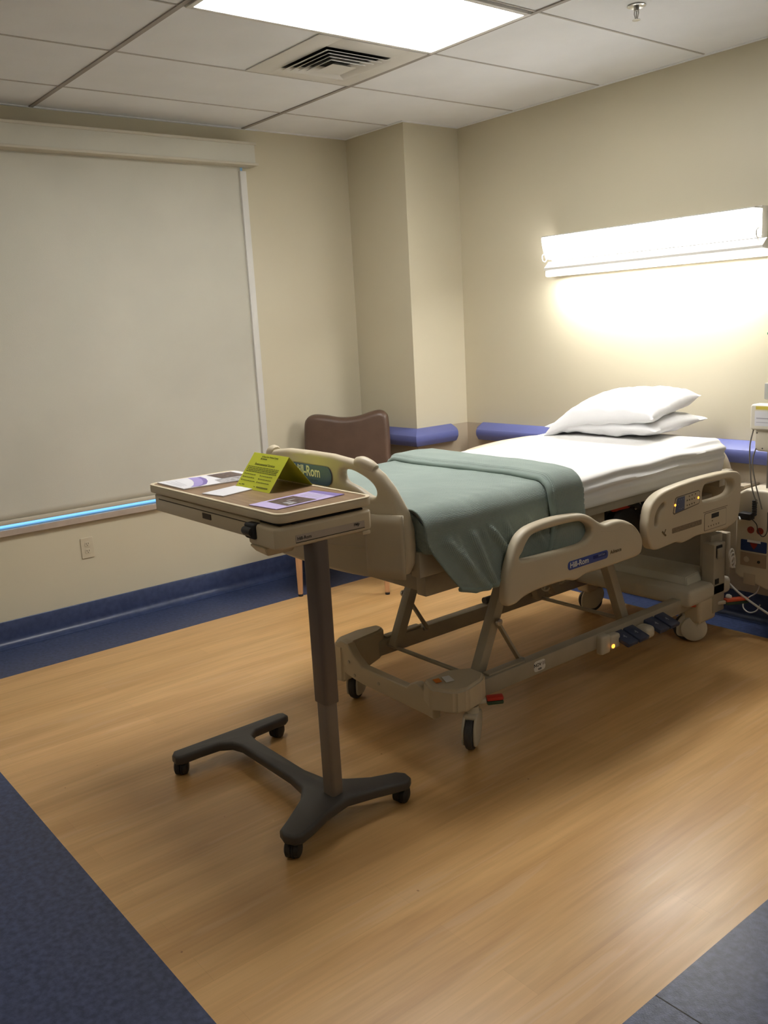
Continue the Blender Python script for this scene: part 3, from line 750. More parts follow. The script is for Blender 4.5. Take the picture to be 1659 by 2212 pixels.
tag(obj('coiled_cord', bm, cord_m, bed), 'small coiled pale cord')
def long_rail(x):
    def f(bm):
        box(bm, (x-.025, -1.98, .172), (x+.025, -.36, .240), .005)
        box(bm, (x-.018, -1.86, .240), (x+.018, -1.66, .250), .004)
    return f
for x in (2.530, 1.915): part('base_rail', long_rail(x), bedmetal_m)
def cross(bm):
    pts = [(1.86, .155), (1.86, .255), (1.90, .285), (1.95, .282), (1.99, .235), (2.04, .205), (2.32, .200), (2.345, .222), (2.375, .232), (2.41, .225), (2.44, .205), (2.47, .205), (2.47, .115), (2.43, .120), (2.05, .128), (1.98, .135), (1.93, .145)]
    t = plate(pts, depth=.04, bev=.006, M=basis((0, -2.065, 0), (1, 0, 0), (0, 0, 1), (0, -1, 0)))
    merge(bm, t)
cb = part('foot_crossbar', cross, bed_m)
for x, z in ((1.955, .205), (2.15, .165), (1.99, .155)):
    bm = bmesh.new(); lathe(bm, [(.0, 0), (.007, 0), (.007, -.004), (.0, -.005)], (x, -2.085, z), 'Y', 12); obj('bolt', bm, steel_m, cb)
def foot_block(sx):
    # faceted corner casting
    def f(bm):
        cx = 2.565 if sx > 0 else 1.880
        t = bmesh.new()
        if sx > 0:
            top = [(-.150, -.095), (-.080, -.118), (.015, -.085), (.042, -.045), (.035, .035), (.01, .075), (-.06, .070), (-.12, .00)]
            zt, zb = [.258, .250, .255, .265, .275, .280, .285, .278], [.172, .160, .165, .170, .178, .188, .188, .182]
        else:
            top = [(-.06, -.055), (-.03, -.10), (.035, -.105), (.06, -.07), (.06, .08), (.03, .13), (-.03, .14), (-.06, .05)]
            zt, zb = [.268, .262, .265, .278, .290, .287, .282, .275], [.11, .09, .10, .12, .165, .17, .17, .13]
        yc = -1.985
        u = [t.verts.new((cx+a, yc+b, z)) for (a, b), z in zip(top, zt)]
        d = [t.verts.new((cx+a*1.02, yc+b*1.04, z)) for (a, b), z in zip(top, zb)]
        t.faces.new(u); t.faces.new(d[::-1])
        for k in range(8): t.faces.new((u[k], u[(k+1) % 8], d[(k+1) % 8], d[k]))
        bmesh.ops.triangulate(t, faces=[q for q in t.faces if len(q.verts) > 4])
        bmesh.ops.recalc_face_normals(t, faces=t.faces[:])
        bmesh.ops.bevel(t, geom=[e for e in t.edges if len(e.link_faces) == 2 and e.calc_face_angle() > .3], offset=.010, segments=3, affect='EDGES')
        merge(bm, t)
    return part('corner_casting', f, bed_m)
fbn = foot_block(1); foot_block(-1)
def decal(parent, pts, m, name, mt=.001):
    bm = bmesh.new(); c = [V(p) for p in pts]; n = (c[1]-c[0]).cross(c[-1]-c[0]).normalized()
    a = [bm.verts.new(p+n*mt) for p in c]; b = [bm.verts.new(p) for p in c]; bm.faces.new(a); bm.faces.new(b[::-1])
    for k in range(len(c)): bm.faces.new((a[k], a[(k+1) % len(c)], b[(k+1) % len(c)], b[k]))
    return obj(name, bm, m, parent, None)
decal(fbn, [(2.470, -2.035, .2690), (2.515, -2.052, .2665), (2.530, -2.024, .2700), (2.485, -2.010, .2725)], label_white, 'white_sticker')
decal(fbn, [(2.455, -2.066, .2640), (2.485, -2.076, .2625), (2.497, -2.056, .2655), (2.467, -2.046, .2670)], orange_m, 'orange_sticker')
def caster(x, y, rot=0.0, hooded=False):
    R_ = Matrix.Translation((x, y, 0)) @ Matrix.Rotation(rot, 4, 'Z')
    bm = bmesh.new(); t = bmesh.new()
    r = .0625
    # fork / hood: two cheeks and a crown, wheel axle along local X, offset toward local -Y
    oy = -.018
    for s in (-1, 1):
        ch = plate([(oy-.050, .055), (oy-.045, .030), (oy-.018, .022), (oy+.018, .022), (oy+.045, .045), (.050, .090), (.040, .135), (-.030, .135), (-.062, .100)], depth=.010, bev=.004, smooth_n=3, M=basis((s*.022, 0, 0), (0, 1, 0), (0, 0, 1), (1, 0, 0)))
        merge(bm, ch)
    box(bm, (-.026, -.040, .118), (.026, .040, .140), .008)
    lathe(bm, [(.026, .138), (.026, .165), (.0, .165)], (0, 0, 0), 'Z', 20)
    bmesh.ops.transform(bm, matrix=R_, verts=bm.verts[:])
    c = obj('caster', bm, bedpale_m, bed, 45)
    bm = bmesh.new()
    lathe(bm, [(.036, -.012), (.052, -.016), (r-.002, -.013), (r, -.006), (r, .006), (r-.002, .013), (.052, .016), (.036, .012)], (0, oy, r), 'X', 36)
    bmesh.ops.transform(bm, matrix=R_, verts=bm.verts[:]); obj('tyre', bm, grey_rub, c, 50)
    bm = bmesh.new(); lathe(bm, [(.0, -.013), (.038, -.0125), (.038, .0125), (.0, .013)], (0, oy, r), 'X', 28)
    bmesh.ops.transform(bm, matrix=R_, verts=bm.verts[:]); obj('hub', bm, bedmetal_m, c, 50)
for x, y, r_ in ((2.560, -1.970, .55), (1.875, -1.985, .5), (2.520, -.46, -.9), (1.915, -.42, -.8)): caster(x, y, r_)
# big pale wheel cover on the near head caster
bm = bmesh.new()
Mw = Matrix.Translation((2.556, -.486, .068)) @ Matrix.Rotation(-.85, 4, 'Z')
lathe(bm, [(.0, .006), (.048, .006), (.060, .0), (.062, -.012), (.0, -.014)], (0, 0, 0), 'X', 32); bmesh.ops.transform(bm, matrix=Mw, verts=bm.verts[:])
obj('wheel_cover', bm, bedpale_m, bed)
part('head_corner_housing', lambda bm: box(bm, (2.50, -.50, .10), (2.595, -.36, .22), .018, 3), bed_m)
part('head_corner_housing', lambda bm: box(bm, (1.86, -.50, .12), (1.945, -.36, .22), .018, 3), bed_m)
part('head_crossbar', lambda bm: box(bm, (1.90, -.40, .17), (2.54, -.34, .215), .004), bedmetal_m)
# lift arms with links
def arm(x, y0, z0, y1, z1, w_=.048, d_=.040):
    bm = bmesh.new(); bar(bm, (x, y0, z0), (x, y1, z1), w_, d_, .006, up=(1, 0, 0))
    return obj('lift_arm', bm, bedmetal_m, bed)
for x, s in ((2.475, 1), (1.985, -1)):
    a = arm(x, -1.86, .215, -1.655, .665, .045, .045)
    bm = bmesh.new(); bar(bm, (x+s*.028, -1.765, .425), (x+s*.028, -1.645, .235), .012, .026, .004, up=(1, 0, 0)); obj('link_strut', bm, bedmetal_m, a)
    for yy, zz in ((-1.765, .425), (-1.645, .235)):
        bm = bmesh.new(); lathe(bm, [(.0, .0), (.014, 0), (.014, s*.010), (.0, s*.012)], (x+s*.034, yy, zz), 'X', 16); obj('pivot_bolt', bm, steel_m, a)
    b = arm(x, -.935, .215, -1.115, .655, .045, .045)
for yy in (-1.86, -.935):
    bm = bmesh.new(); cyl(bm, (1.93, yy, .215), (2.52, yy, .215), .009, 14); obj('torsion_tube', bm, bedmetal_m, bed)
bm = bmesh.new()
pts = []
for i in range(121):
    a = i/120; ang = a*2*PI*9
    pts.append((2.08+.02*math.cos(ang), -1.02+a*.30, .30+.04*a+.022*math.sin(ang)))
tube(bm, pts, .0052, 7); tag(obj('coiled_cable', bm, bedpale_m, bed), 'pale coiled cable')
part('actuator', lambda bm: [bar(bm, (2.06, -1.10, .56), (2.10, -.95, .27), .045, .05, .006, up=(1, 0, 0)), bar(bm, (1.97, -.9, .25), (1.97, -.7, .26), .03, .04, .004)], bedmetal_m)
for s_, (x, y) in enumerate(((1.905, -1.20), (1.885, -.86))):
    bm = bmesh.new(); cyl(bm, (x, y-.035, .252), (x, y+.035, .252), .017, 18); obj('roller_bumper', bm, grey_rub, bed)
# foot pedals on the near rail
bm = bmesh.new(); box(bm, (2.550, -1.225, .150), (2.585, -1.165, .232), .010, 3); box(bm, (2.552, -1.17, .160), (2.592, -1.105, .225), .012, 3)
ph = obj('pedal_housing', bm, bedpale_m, bed)
bm = bmesh.new(); lathe(bm, [(.0, 0), (.0095, 0), (.0085, .004), (.0, .006)], (2.590, -1.158, .178), 'X', 18); obj('indicator_light', bm, led_m, ph)
bm = bmesh.new(); box(bm, (2.552, -.965, .155), (2.625, -.895, .212), .022, 4); obj('pedal_divider', bm, bedpale_m, bed)
for y in (-1.085, -1.005, -.855, -.775):
    bm = bmesh.new()
    M = Matrix.Translation((2.600, y, .195)) @ Matrix.Rotation(.32, 4, 'Y')
    box(bm, (-.055, -.036, -.012), (.045, .036, .008), .006, 2, M=M)
    pd = obj('foot_pedal', bm, pedal_m, bed)
    bm = bmesh.new(); M2 = M @ Matrix.Translation((-.005, 0, .0085)); box(bm, (-.010, -.003, 0), (.010, .003, .0006), M=M2); box(bm, (-.003, -.010, 0), (.003, .0, .0006), M=M2)
    obj('pedal_symbol', bm, mat('pedal_print', (.28, .30, .38), .5), pd, None)
bm = plate(rrect(-.034, -.022, .034, .022, .014), depth=.0012, bev=.0003, M=basis((2.5555, -1.585, .207), (0, 1, 0), (0, 0, 1), (1, 0, 0))); dl = obj('date_sticker', bm, label_white, bed)
obj('date_lettering', text_bm('NOV 11', .020, basis((2.5565, -1.585, .212), (0, 1, 0), (0, 0, 1), (1, 0, 0)), off=.0003), label_ink, dl, None)
bm = plate(rrect(-.010, -.0035, .010, .0035, .0032), [rrect(-.0075, -.001, .0075, .001, .0009)], depth=.0006, bev=.0001, M=basis((2.5565, -1.585, .194), (0, 1, 0), (0, 0, 1), (1, 0, 0))); obj('sticker_mark', bm, label_ink, dl, None)
# brake levers
def lever(a, b, side, order):
    a, b = V(a), V(b); m = a.lerp(b, .45)
    bm = bmesh.new(); bar(bm, a, m, .026, .018, .005); lv = obj('brake_lever', bm, label_white if 0 else bedpale_m, bed)
    z = V((0, 0, .0075))
    for mm, dz, nm in ((order[0], z, 'lever_top'), (order[1], -z, 'lever_underside')):
        bm = bmesh.new(); bar(bm, m+dz, b+dz, .036, .015, .006); o = obj(nm, bm, mm, lv)
lever((2.566, -1.970, .180), (2.636, -1.880, .186), 1, (red_m, green_m))
lever((2.565, -.40, .175), (2.66, -.20, .168), 1, (redo_m, green_m))
lever((2.575, -.42, .178), (2.545, -.53, .205), 1, (green_m, redo_m))
bm = bmesh.new(); lathe(bm, [(.0, 0), (.016, 0), (.016, -.02), (.0, -.02)], (2.560, -1.975, .178), 'Y', 18); obj('lever_collar', bm, bedmetal_m, bed)
tag(obj('white_knob', (lambda b_: (lathe(b_, [(.0, 0), (.012, 0), (.014, .01), (.010, .022), (.0, .024)], (2.60, -.28, .19), 'X', 16), b_)[1])(bmesh.new()), label_white, bed), 'small white knob')

# ------------------------------------------------------------------ mattress, blanket, pillows
MX0, MX1, MY0, MY1 = 1.715, 2.665, -2.235, -0.350
def mtop(y): return lerp_tab([(-2.3, .952), (-1.0, .960), (-.5, .978), (-.1, .978)], y)
def build_mattress():
    t = thing('mattress', 'mattress in a tight white fitted sheet on the hospital bed', 'mattress', (BX, -1.2, .82))
    bm = bmesh.new()
    # closed cross section swept along the bed
    R_, zb = .062, .824
    def section(y, k):
        zt = mtop(y); x0, x1 = MX0+.0, MX1
        dzc = .5*(1-k)*(zt-zb)
        ins = (1-k)*(.05 if y < -1 else .11)
        x0 += ins; x1 -= ins
        pts = []
        def arc(cx, cz, a0, a1, r, n=12):
            for i in range(n+1):
                a = a0+(a1-a0)*i/n; pts.append((cx+r*math.cos(a), cz+r*math.sin(a)))
        n = 12
        rb = .02
        arc(x1-R_, zt-R_, PI/2, 0, R_)
        for i in range(1, 14): pts.append((x1, zt-R_-(zt-R_-zb-rb)*i/14))
        arc(x1-rb, zb+rb, 0, -PI/2, rb, 4)
        for i in range(1, n): pts.append((x1-rb-(x1-x0-2*rb)*i/n, zb))
        arc(x0+rb, zb+rb, -PI/2, -PI, rb, 4)
        for i in range(1, 8): pts.append((x0, zb+rb+(zt-R_-zb-rb)*i/8))
        arc(x0+R_, zt-R_, PI, PI/2, R_)
        for i in range(1, 30): pts.append((x0+R_+(x1-x0-2*R_)*i/30, zt))
        out = []
        for x, z in pts:
            p = V((x, y, z)); 
            # sheet wrinkles: long pleats along the upper near side, tighter toward the head
            h = (z-zb)/(zt-zb); head = sstep(-1.6, -.25, y)
            if x > x1-.12:
                band = math.sin((h*22)+fbm(y*1.1, 2.0, 0)*4.5+ (y+1.6)*3.0*head)
                amp = (.0055+.0075*head)*(1-.6*sstep(-.62, -.40, y))*sstep(.20, .60, h)*(1-sstep(x1-.03, x1-.10, x))
                p.x += band*amp; p.z += band*amp*.6*sstep(.8, 1.0, h)
                p.x -= .010*sstep(.9, .1, h)*head; p.x += + .004*fbm(y*3, z*8, 5)*sstep(x1-.10, x1-.02, x)
            p.z += .0025*fbm(x*2.2, y*1.8, 1)*sstep(.8, 1.0, h)
            out.append(p)
        # rounded ends
        if k < 1:
            c = V((0, 0, .5*(zt+zb)))
            for p in out: p.z = c.z+(p.z-c.z)*(.70+.30*k)
        return out
    ys = []
    N_ = 150
    for i in range(N_+1): ys.append((MY0+.04+(MY1-.12-MY0-.04)*i/N_, 1.0))
    st_ = [(MY0+.04*(1-math.cos(a)), math.sin(a)) for a in [PI/2*i/6 for i in range(0, 6)]]
    en = [(MY1-.12*(1-math.cos(a)), math.sin(a)) for a in [PI/2*i/6 for i in range(5, -1, -1)]]
    rings = [[bm.verts.new(p) for p in section(y, k)] for y, k in st_+ys+en]
    s = len(rings[0])
    for a, c in zip(rings, rings[1:]):
        for k in range(s): bm.faces.new((a[k], a[(k+1) % s], c[(k+1) % s], c[k]))
    bm.faces.new(rings[0]); bm.faces.new(rings[-1])
    obj('fitted_sheet', bm, sheet_m, t, 70)
    bm = bmesh.new(); box(bm, (MX0+.03, MY0+.04, .8225), (MX1-.03, MY1-.09, .832), .003); obj('mattress_core', bm, cover_m, t)
build_mattress()
def build_blanket():
    bm = bmesh.new()
    off = .011
    def path(s, y, hang_n, hang_f, o_):
        """arc-length position across the bed: 0 far hem .. 1 near hem"""
        zt = mtop(y)+o_; r = .074
        x0, x1 = MX0-o_, MX1+o_
        Lf = max(.001, zt-r-hang_f); Ln = max(.001, zt-r-hang_n); La = PI/2*r; Lt = x1-x0-2*r
        tot = Lf+La+Lt+La+Ln; d = s*tot
        if d < Lf: return V((x0, y, hang_f+d)), V((-1, 0, 0)), 0, 0
        d -= Lf
        if d < La: a = PI-d/r; return V((x0+r+r*math.cos(a), y, zt-r+r*math.sin(a))), V((math.cos(a), 0, math.sin(a))), 0, 0
        d -= La
        if d < Lt: return V((x0+r+d, y, zt)), V((0, 0, 1)), 0, 0
        d -= Lt
        if d < La: a = PI/2-d/r; return V((x1-r+r*math.cos(a), y, zt-r+r*math.sin(a))), V((math.cos(a), 0, math.sin(a))), 0, 0
        d -= La
        return V((x1, y, zt-r-d)), V((1, 0, 0)), d/Ln, d
    ridges = [((-2.19, .00), (-2.10, .25), .015, .026), ((-2.06, -.01), (-2.05, .24), .018, .018), ((-1.99, .00), (-1.86, .21), .024, .015), ((-1.90, .00), (-1.87, .10), .012, .012), ((-1.80, .0), (-1.72, .14), .014, .014), ((-1.70, .0), (-1.69, .20), .010, .02), ((-2.13, -.01), (-2.14, .14), .008, .015), ((-2.01, -.01), (-2.00, .07), .010, .010)]
    def ridge(y, d):
        r = 0
        for (ya, da), (yb, db), amp, wd in ridges:
            t = min(1, max(0, (d-da)/(db-da))); yy = ya+(yb-ya)*t
            env = sstep(max(0, da), max(0, da)+.05, d)*sstep(db+.03, db-.03, d)
            r += amp*env*math.exp(-((y-yy)/wd)**2)
        return r
    def hem_n(y): return lerp_tab([(-2.30, .700), (-2.18, .668), (-2.05, .672), (-1.93, .684), (-1.70, .715), (-1.45, .735)], y)
    def main(u, v):
        y = -2.262+u*(-1.46+2.262)
        p, n, f, d = path(v, y, hem_n(y), .80, off)
        yy = y
        if f > 0:
            # foot edge swings toward the head of the bed as it hangs; the whole drop fans out
            sw = .105*(1-sstep(0, .55, u))*f
            yy = y+sw*(.3*sstep(0, .10, d)+.7*f)
            p = V((p.x+.045*sstep(0, 1, f)*(1-.45*u)+ridge(y, d)+.006*fbm(yy*7, d*5, 2)*sstep(0, .10, d), yy, p.z))
        else:
            p.z += .004*fbm(p.x*3, y*3, 4)+.0018*fbm(p.x*9, y*9, 7)
            p.z += .006*math.exp(-((p.x-2.60)/.05)**2)*fbm(y*9, 1, 1)
        return p
    grid_mesh(bm, main, 110, 190, uvfn=lambda a, b: (a*.8, b*1.6))
    # turned-back band lying over the head edge of the blanket
    def band(u, v):
        x_ = v
        yl = lerp_tab([(0, -1.60), (.25, -1.645), (.45, -1.635), (.62, -1.61), (.75, -1.64), (.85, -1.67), (.93, -1.66), (1, -1.71)], v)+.006*fbm(v*9, 3)
        yh = lerp_tab([(0, -1.36), (.3, -1.385), (.55, -1.395), (.7, -1.42), (.8, -1.47), (.9, -1.485), (1, -1.475)], v)
        y = yl+(yh-yl)*u
        bulge = .026*(1-(2*min(u, .5)-1)**4)*1.0 if u < .5 else .026
        bulge = .012+.016*sstep(0, .12, u)*(1-.35*sstep(.5, 1, u))
        if u > .94: bulge *= (1-(u-.94)/.06*.6)
        p, n, f, d = path(v, y, .730, .84, off+bulge)
        p = p.copy()
        p.x += .022*f+.006*fbm(y*8, d*4, 9)*f
        if f == 0: p.z += .003*fbm(p.x*4, y*5, 14)
        return p
    grid_mesh(bm, band, 40, 190, uvfn=lambda a, b: (a*.25, b*1.6))
    # rolled lip of the band
    lip = []
    for i in range(0, 191, 2):
        v = i/190; p = band(0.0, v); q = band(.06, v); lip.append(p.lerp(q, .5)+V((0, .002, -.006 if band(0, v).z > .96 else 0)))
    tube(bm, lip, .0085, 8)
    # whip-stitched head hem
    hem = []
    for i in range(0, 191):
        v = i/190; p = band(1.0, v); hem.append(p+V((.002*math.sin(i*2.1), .002, -.003+.0015*math.cos(i*2.1))))
    tube(bm, hem, .0055, 6)
    # inner layer tucked down the mattress side at the foot corner
    def tuck(u, v):
        d = u*.80; zt_ = .950-.052*sstep(.27, .36, d); z = zt_-v*(zt_-.816); o_ = .007+.003*fbm(d*9, v*3, 3); r = .04
        xs0, ys0 = MX1+o_, MY0-o_
        L1 = .80-.42-PI/2*r
        if d < L1: return V((xs0-r-(L1-d), ys0, z))
        d -= L1
        if d < PI/2*r: a = d/r; return V((xs0-r+r*math.sin(a), ys0+r-r*math.cos(a), z))
        return V((xs0, ys0+r+(d-PI/2*r), z))
    grid_mesh(bm, tuck, 60, 10, uvfn=lambda a, b: (a*.8, b*.13))
    # bottom hem roll on the near drop
    hb = [main(i/110, 1.0) for i in range(0, 111)]
    tube(bm, hb, .0055, 6)
    o = obj('blanket', bm, blanket_m, None, 75)
    md = o.modifiers.new('s', 'SOLIDIFY'); md.thickness = .004; md.offset = 1
    tag(o, 'sage green woven thermal blanket folded across the foot of the bed', 'blanket')
build_blanket()
def build_pillow(label, center, L_, W_, hgt, rx, ry, rz, seed, sag=None):
    bm = bmesh.new()
    M = Matrix.Translation(center) @ Matrix.Rotation(rz, 4, 'Z') @ Matrix.Rotation(ry, 4, 'Y') @ Matrix.Rotation(rx, 4, 'X')
    n = 56
    def surf(sgn):
        def f(u, v):
            a, b = 2*u-1, 2*v-1
            ex = 1-.045*(1-b*b)*0 ; 
            x = a*L_/2*(1-.055*(1-abs(b)**2.0)*abs(a)**3); y = b*W_/2*(1-.07*(1-abs(a)**2.0)*abs(b)**3)
            t = max(0, (1-abs(a)**3.2))**.5*max(0, (1-abs(b)**3.2))**.5
            edge = min(1-abs(a), 1-abs(b))
            wr = .010*fbm(a*2.2+seed, b*2.2, seed)+.006*math.sin(14*a+4*b+seed)*math.exp(-(edge/.25)**2)*(1-math.exp(-(edge/.05)**2))
            wr += .012*max(0, fbm(a*4+seed*3, b*3, 5))*math.exp(-((edge-.18)/.16)**2)
            z = sgn*(hgt/2*t*(1.15 if sgn > 0 else .85)+wr*t**.5)
            z += .02*(abs(a)**6*abs(b)**6)*seed*.0
            if sag: z += sag(a, b)
            p = V((x, y, z))
            return M @ p
        return f
    grid_mesh(bm, surf(1), n, n); grid_mesh(bm, surf(-1), n, n)
    bmesh.ops.remove_doubles(bm, verts=bm.verts[:], dist=2e-4)
    o = obj('pillow', bm, pillow_m, None, 80)
    return tag(o, label, 'pillow', 'pillows at the head of the bed')
build_pillow('white pillow lying flat on the sheet, underneath the other pillow', (2.110, -.420, 1.024), .63, .47, .100, .02, -.01, .05, 2)
build_pillow('plump white pillow resting on top of the other pillow', (2.095, -.440, 1.100), .62, .47, .130, .10, -.05, .08, 5,
             sag=lambda a, b: -.085*max(0, (-a-.25)/.75)**1.6 - .012*max(0, a-.6)+.010*b)

# ------------------------------------------------------------------ overbed table
def build_table():
    t = thing('overbed_table', 'wheeled overbed table with brown wood-grain top and dark single column', 'table', (2.60, -2.65, 0))
    ZT = 1.047
    x0, x1, y0, y1 = 1.775, 2.655, -2.802, -2.447
    rim = rrect(x0, y0, x1, y1, .035, 6)
    bm = plate(rim, depth=.026, bev=.006, M=Matrix.Translation((0, 0, ZT-.014))); top = obj('tabletop', bm, table_m, t)
    bm = plate(rim, [rrect(x0+.012, y0+.012, x1-.012, y1-.012, .028, 6)], depth=.005, bev=.0018, M=Matrix.Translation((0, 0, ZT))); obj('edge_band', bm, edge_m, top)
    bm = plate(rrect(x0+.010, y0+.010, x1-.010, y1-.010, .028, 6), depth=.002, bev=.0003, M=Matrix.Translation((0, 0, ZT-.001))); obj('laminate', bm, wood_top, top)
    # drawer under the top
    bm = bmesh.new(); box(bm, (1.795, -2.785, .950), (2.52, -2.47, 1.012), .005); dr = obj('drawer', bm, table_m, t)
    bm = bmesh.new(); box(bm, (1.83, -2.7870, .996), (2.50, -2.7840, .9985)); box(bm, (2.160, -2.788, .972), (2.215, -2.7845, .990)); obj('drawer_gap', bm, mat('shadow_brown', (.07, .045, .025), .6), dr, None)
    bm = bmesh.new(); box(bm, (1.81, -2.77, 1.012), (2.48, -2.48, 1.022)); obj('slide_rail', bm, dark_m, t, None)
    # housing over the column
    out = [(2.500, -2.812), (2.640, -2.812), (2.652, -2.795), (2.652, -2.470), (2.640, -2.455), (2.500, -2.455)]
    bm = plate(out, depth=.066, bev=.010, M=Matrix.Translation((0, 0, .975))); ho = obj('column_housing', bm, table_m, t)
    bm = bmesh.new(); box(bm, (2.500, -2.78, 1.006), (2.625, -2.475, 1.020), .002); box(bm, (2.626, -2.74, 1.0085), (2.634, -2.48, 1.013)); obj('slide_channel', bm, dark_m, ho)
    bm = bmesh.new(); box(bm, (2.488, -2.822, .962), (2.545, -2.790, 1.010), .008, 3); obj('release_pocket', bm, dark_m, ho)
    bm = bmesh.new(); lathe(bm, [(.0, -.03), (.012, -.03), (.015, -.02), (.015, .02), (.0, .022)], (2.515, -2.818, .985), 'X', 18); obj('release_knob', bm, black_rub, ho)
    bm = bmesh.new(); t_ = bmesh.new()
    b = [t_.verts.new(p) for p in ((2.50, -2.815, .942), (2.59, -2.815, .942), (2.59, -2.70, .942), (2.50, -2.70, .942))]
    u = [t_.verts.new(p) for p in ((2.515, -2.800, .920), (2.58, -2.800, .914), (2.58, -2.71, .914), (2.515, -2.71, .920))]
    t_.faces.new(b); t_.faces.new(u)
    for k in range(4): t_.faces.new((b[k], b[(k+1) % 4], u[(k+1) % 4], u[k]))
    bmesh.ops.bevel(t_, geom=t_.edges[:], offset=.003, segments=2, affect='EDGES'); merge(bm, t_)
    obj('height_lever', bm, table_m, ho)
    bm = bmesh.new(); box(bm, (2.6518, -2.745, .958), (2.6532, -2.490, .978)); tag(obj('label_strip', bm, label_grey, ho, None), 'long grey maker label')
    bm = bmesh.new(); box(bm, (2.6518, -2.745, .9548), (2.6535, -2.490, .9565)); obj('label_line', bm, dark_m, ho, None)
    obj('lettering', text_bm('Hill-Rom', .014, basis((2.6534, -2.715, .967), (0, 1, 0), (0, 0, 1), (1, 0, 0)), off=.0002), label_ink, ho, None)
    obj('lettering', text_bm('PMJr', .012, basis((2.6534, -2.520, .970), (0, 1, 0), (0, 0, 1), (1, 0, 0)), off=.0002), label_ink, ho, None)
    bm = bmesh.new(); box(bm, (2.61, -2.50, .932), (2.655, -2.468, .944), .004); obj('cord_clip', bm, table_m, ho)
    bm = plate(rrect(2.5760, -2.6780, 2.6480, -2.6220, .016, 6), depth=.53, bev=.002, M=Matrix.Translation((0, 0, .682))); obj('outer_column', bm, col_m, t)
    bm = plate(rrect(2.5815, -2.6725, 2.6425, -2.6275, .013, 6), depth=.36, bev=.002, M=Matrix.Translation((0, 0, .245))); obj('inner_column', bm, col2_m, t)
    # H base
    out = [(1.950, -2.897), (1.982, -2.899), (1.996, -2.880), (1.995, -2.800), (2.000, -2.730), (2.030, -2.695), (2.080, -2.683), (2.40, -2.683), (2.50, -2.700), (2.56, -2.745), (2.625, -2.84), (2.655, -2.885), (2.690, -2.893), (2.722, -2.876), (2.730, -2.850), (2.715, -2.800), (2.690, -2.73), (2.678, -2.64), (2.684, -2.54), (2.705, -2.45), (2.712, -2.415), (2.695, -2.392), (2.660, -2.385), (2.632, -2.405), (2.600, -2.49), (2.56, -2.56), (2.50, -2.605), (2.40, -2.617), (2.08, -2.617), (2.025, -2.605), (1.998, -2.570), (1.992, -2.500), (1.988, -2.430), (1.972, -2.410), (1.940, -2.410), (1.928, -2.430), (1.928, -2.880)]
    bm = plate(out, depth=.036, bev=.011, M=Matrix.Translation((0, 0, .072)), bres=4)
    for v in bm.verts:
        x, y = v.co.x, v.co.y
        hub = math.exp(-((x-2.615)**2+(y+2.65)**2)/.010); v.co.z += .022*hub
        v.co.z += -.006*sstep(2.10, 1.95, x)
    obj('base', bm, base_m, t, 50)
    for x, y, a in ((1.958, -2.868, .9), (1.955, -2.455, .5), (2.685, -2.860, .7), (2.672, -2.418, .4)):
        R_ = Matrix.Translation((x, y, 0)) @ Matrix.Rotation(a, 4, 'Z')
        bm = bmesh.new()
        for s in (-1, 1): lathe(bm, [(.0, s*.003), (.026, s*.003), (.028, s*.008), (.027, s*.020), (.018, s*.025), (.0, s*.026)], (0, 0, .028), 'X', 24)
        bmesh.ops.transform(bm, matrix=R_, verts=bm.verts[:]); c = obj('caster', bm, black_rub, t, 40)
        bm = bmesh.new(); lathe(bm, [(.0, .0), (.030, .0), (.030, .006), (.0, .006)], (0, 0, .028), 'X', 20); cyl(bm, (0, 0, .05), (0, 0, .062), .009, 12)
        bmesh.ops.transform(bm, matrix=R_, verts=bm.verts[:]); obj('caster_fork', bm, dark_m, c, 40)
    return ZT+.0006
ZT = build_table()
# papers on the table
def leaf(name, corners, m, label, cat, th=.0012, z=ZT, patches=(), group=None, curl=None):
    bm = bmesh.new(); c = [V((a, b, 0)) for a, b in corners]
    def q(u, v): return (c[0]*(1-u)+c[1]*u)*(1-v)+(c[3]*(1-u)+c[2]*u)*v
    def zf(u, v): return curl(u, v) if curl else 0
    n = 10
    a = [[bm.verts.new(q(i/n, j/n)+V((0, 0, z+th+zf(i/n, j/n)))) for j in range(n+1)] for i in range(n+1)]
    b = [[bm.verts.new(q(i/n, j/n)+V((0, 0, z+zf(i/n, j/n)))) for j in range(n+1)] for i in range(n+1)]
    for i in range(n):
        for j in range(n):
            bm.faces.new((a[i][j], a[i+1][j], a[i+1][j+1], a[i][j+1])); bm.faces.new((b[i][j], b[i][j+1], b[i+1][j+1], b[i+1][j]))
    for i in range(n):
        for A, B in (((i, 0), (i+1, 0)), ((i+1, n), (i, n)), ((0, i+1), (0, i)), ((n, i), (n, i+1))):
            bm.faces.new((a[A[0]][A[1]], b[A[0]][A[1]], b[B[0]][B[1]], a[B[0]][B[1]]))
    mats = [m]
    for pts, pm, lift in patches:
        if pm not in mats: mats.append(pm)
        k = mats.index(pm)
        f = bm.faces.new([bm.verts.new(q(u, v)+V((0, 0, z+th+.0004*lift+zf(u, v)))) for u, v in pts]); f.material_index = k
    me = bpy.data.meshes.new(name); bm.to_mesh(me); bm.free()
    o = link(name, me, mats, None, None)
    return tag(o, label, cat, group)
inkg = mat('grey_print', (.42, .41, .48), .6)
lines = lambda u0, u1, v0, v1, n: [([(u0, v0+(v1-v0)*i/n), (u1-.05*(i % 3), v0+(v1-v0)*i/n), (u1-.05*(i % 3), v0+(v1-v0)*i/n+.012), (u0, v0+(v1-v0)*i/n+.012)], inkg, 1) for i in range(n)]
sw1 = [(.0+.0, .34)]
swoosh = [(.05, .36), (.30, .33), (.55, .27), (.80, .18), (.96, .09), (.98, .16), (.85, .27), (.62, .36), (.36, .43), (.10, .46)]
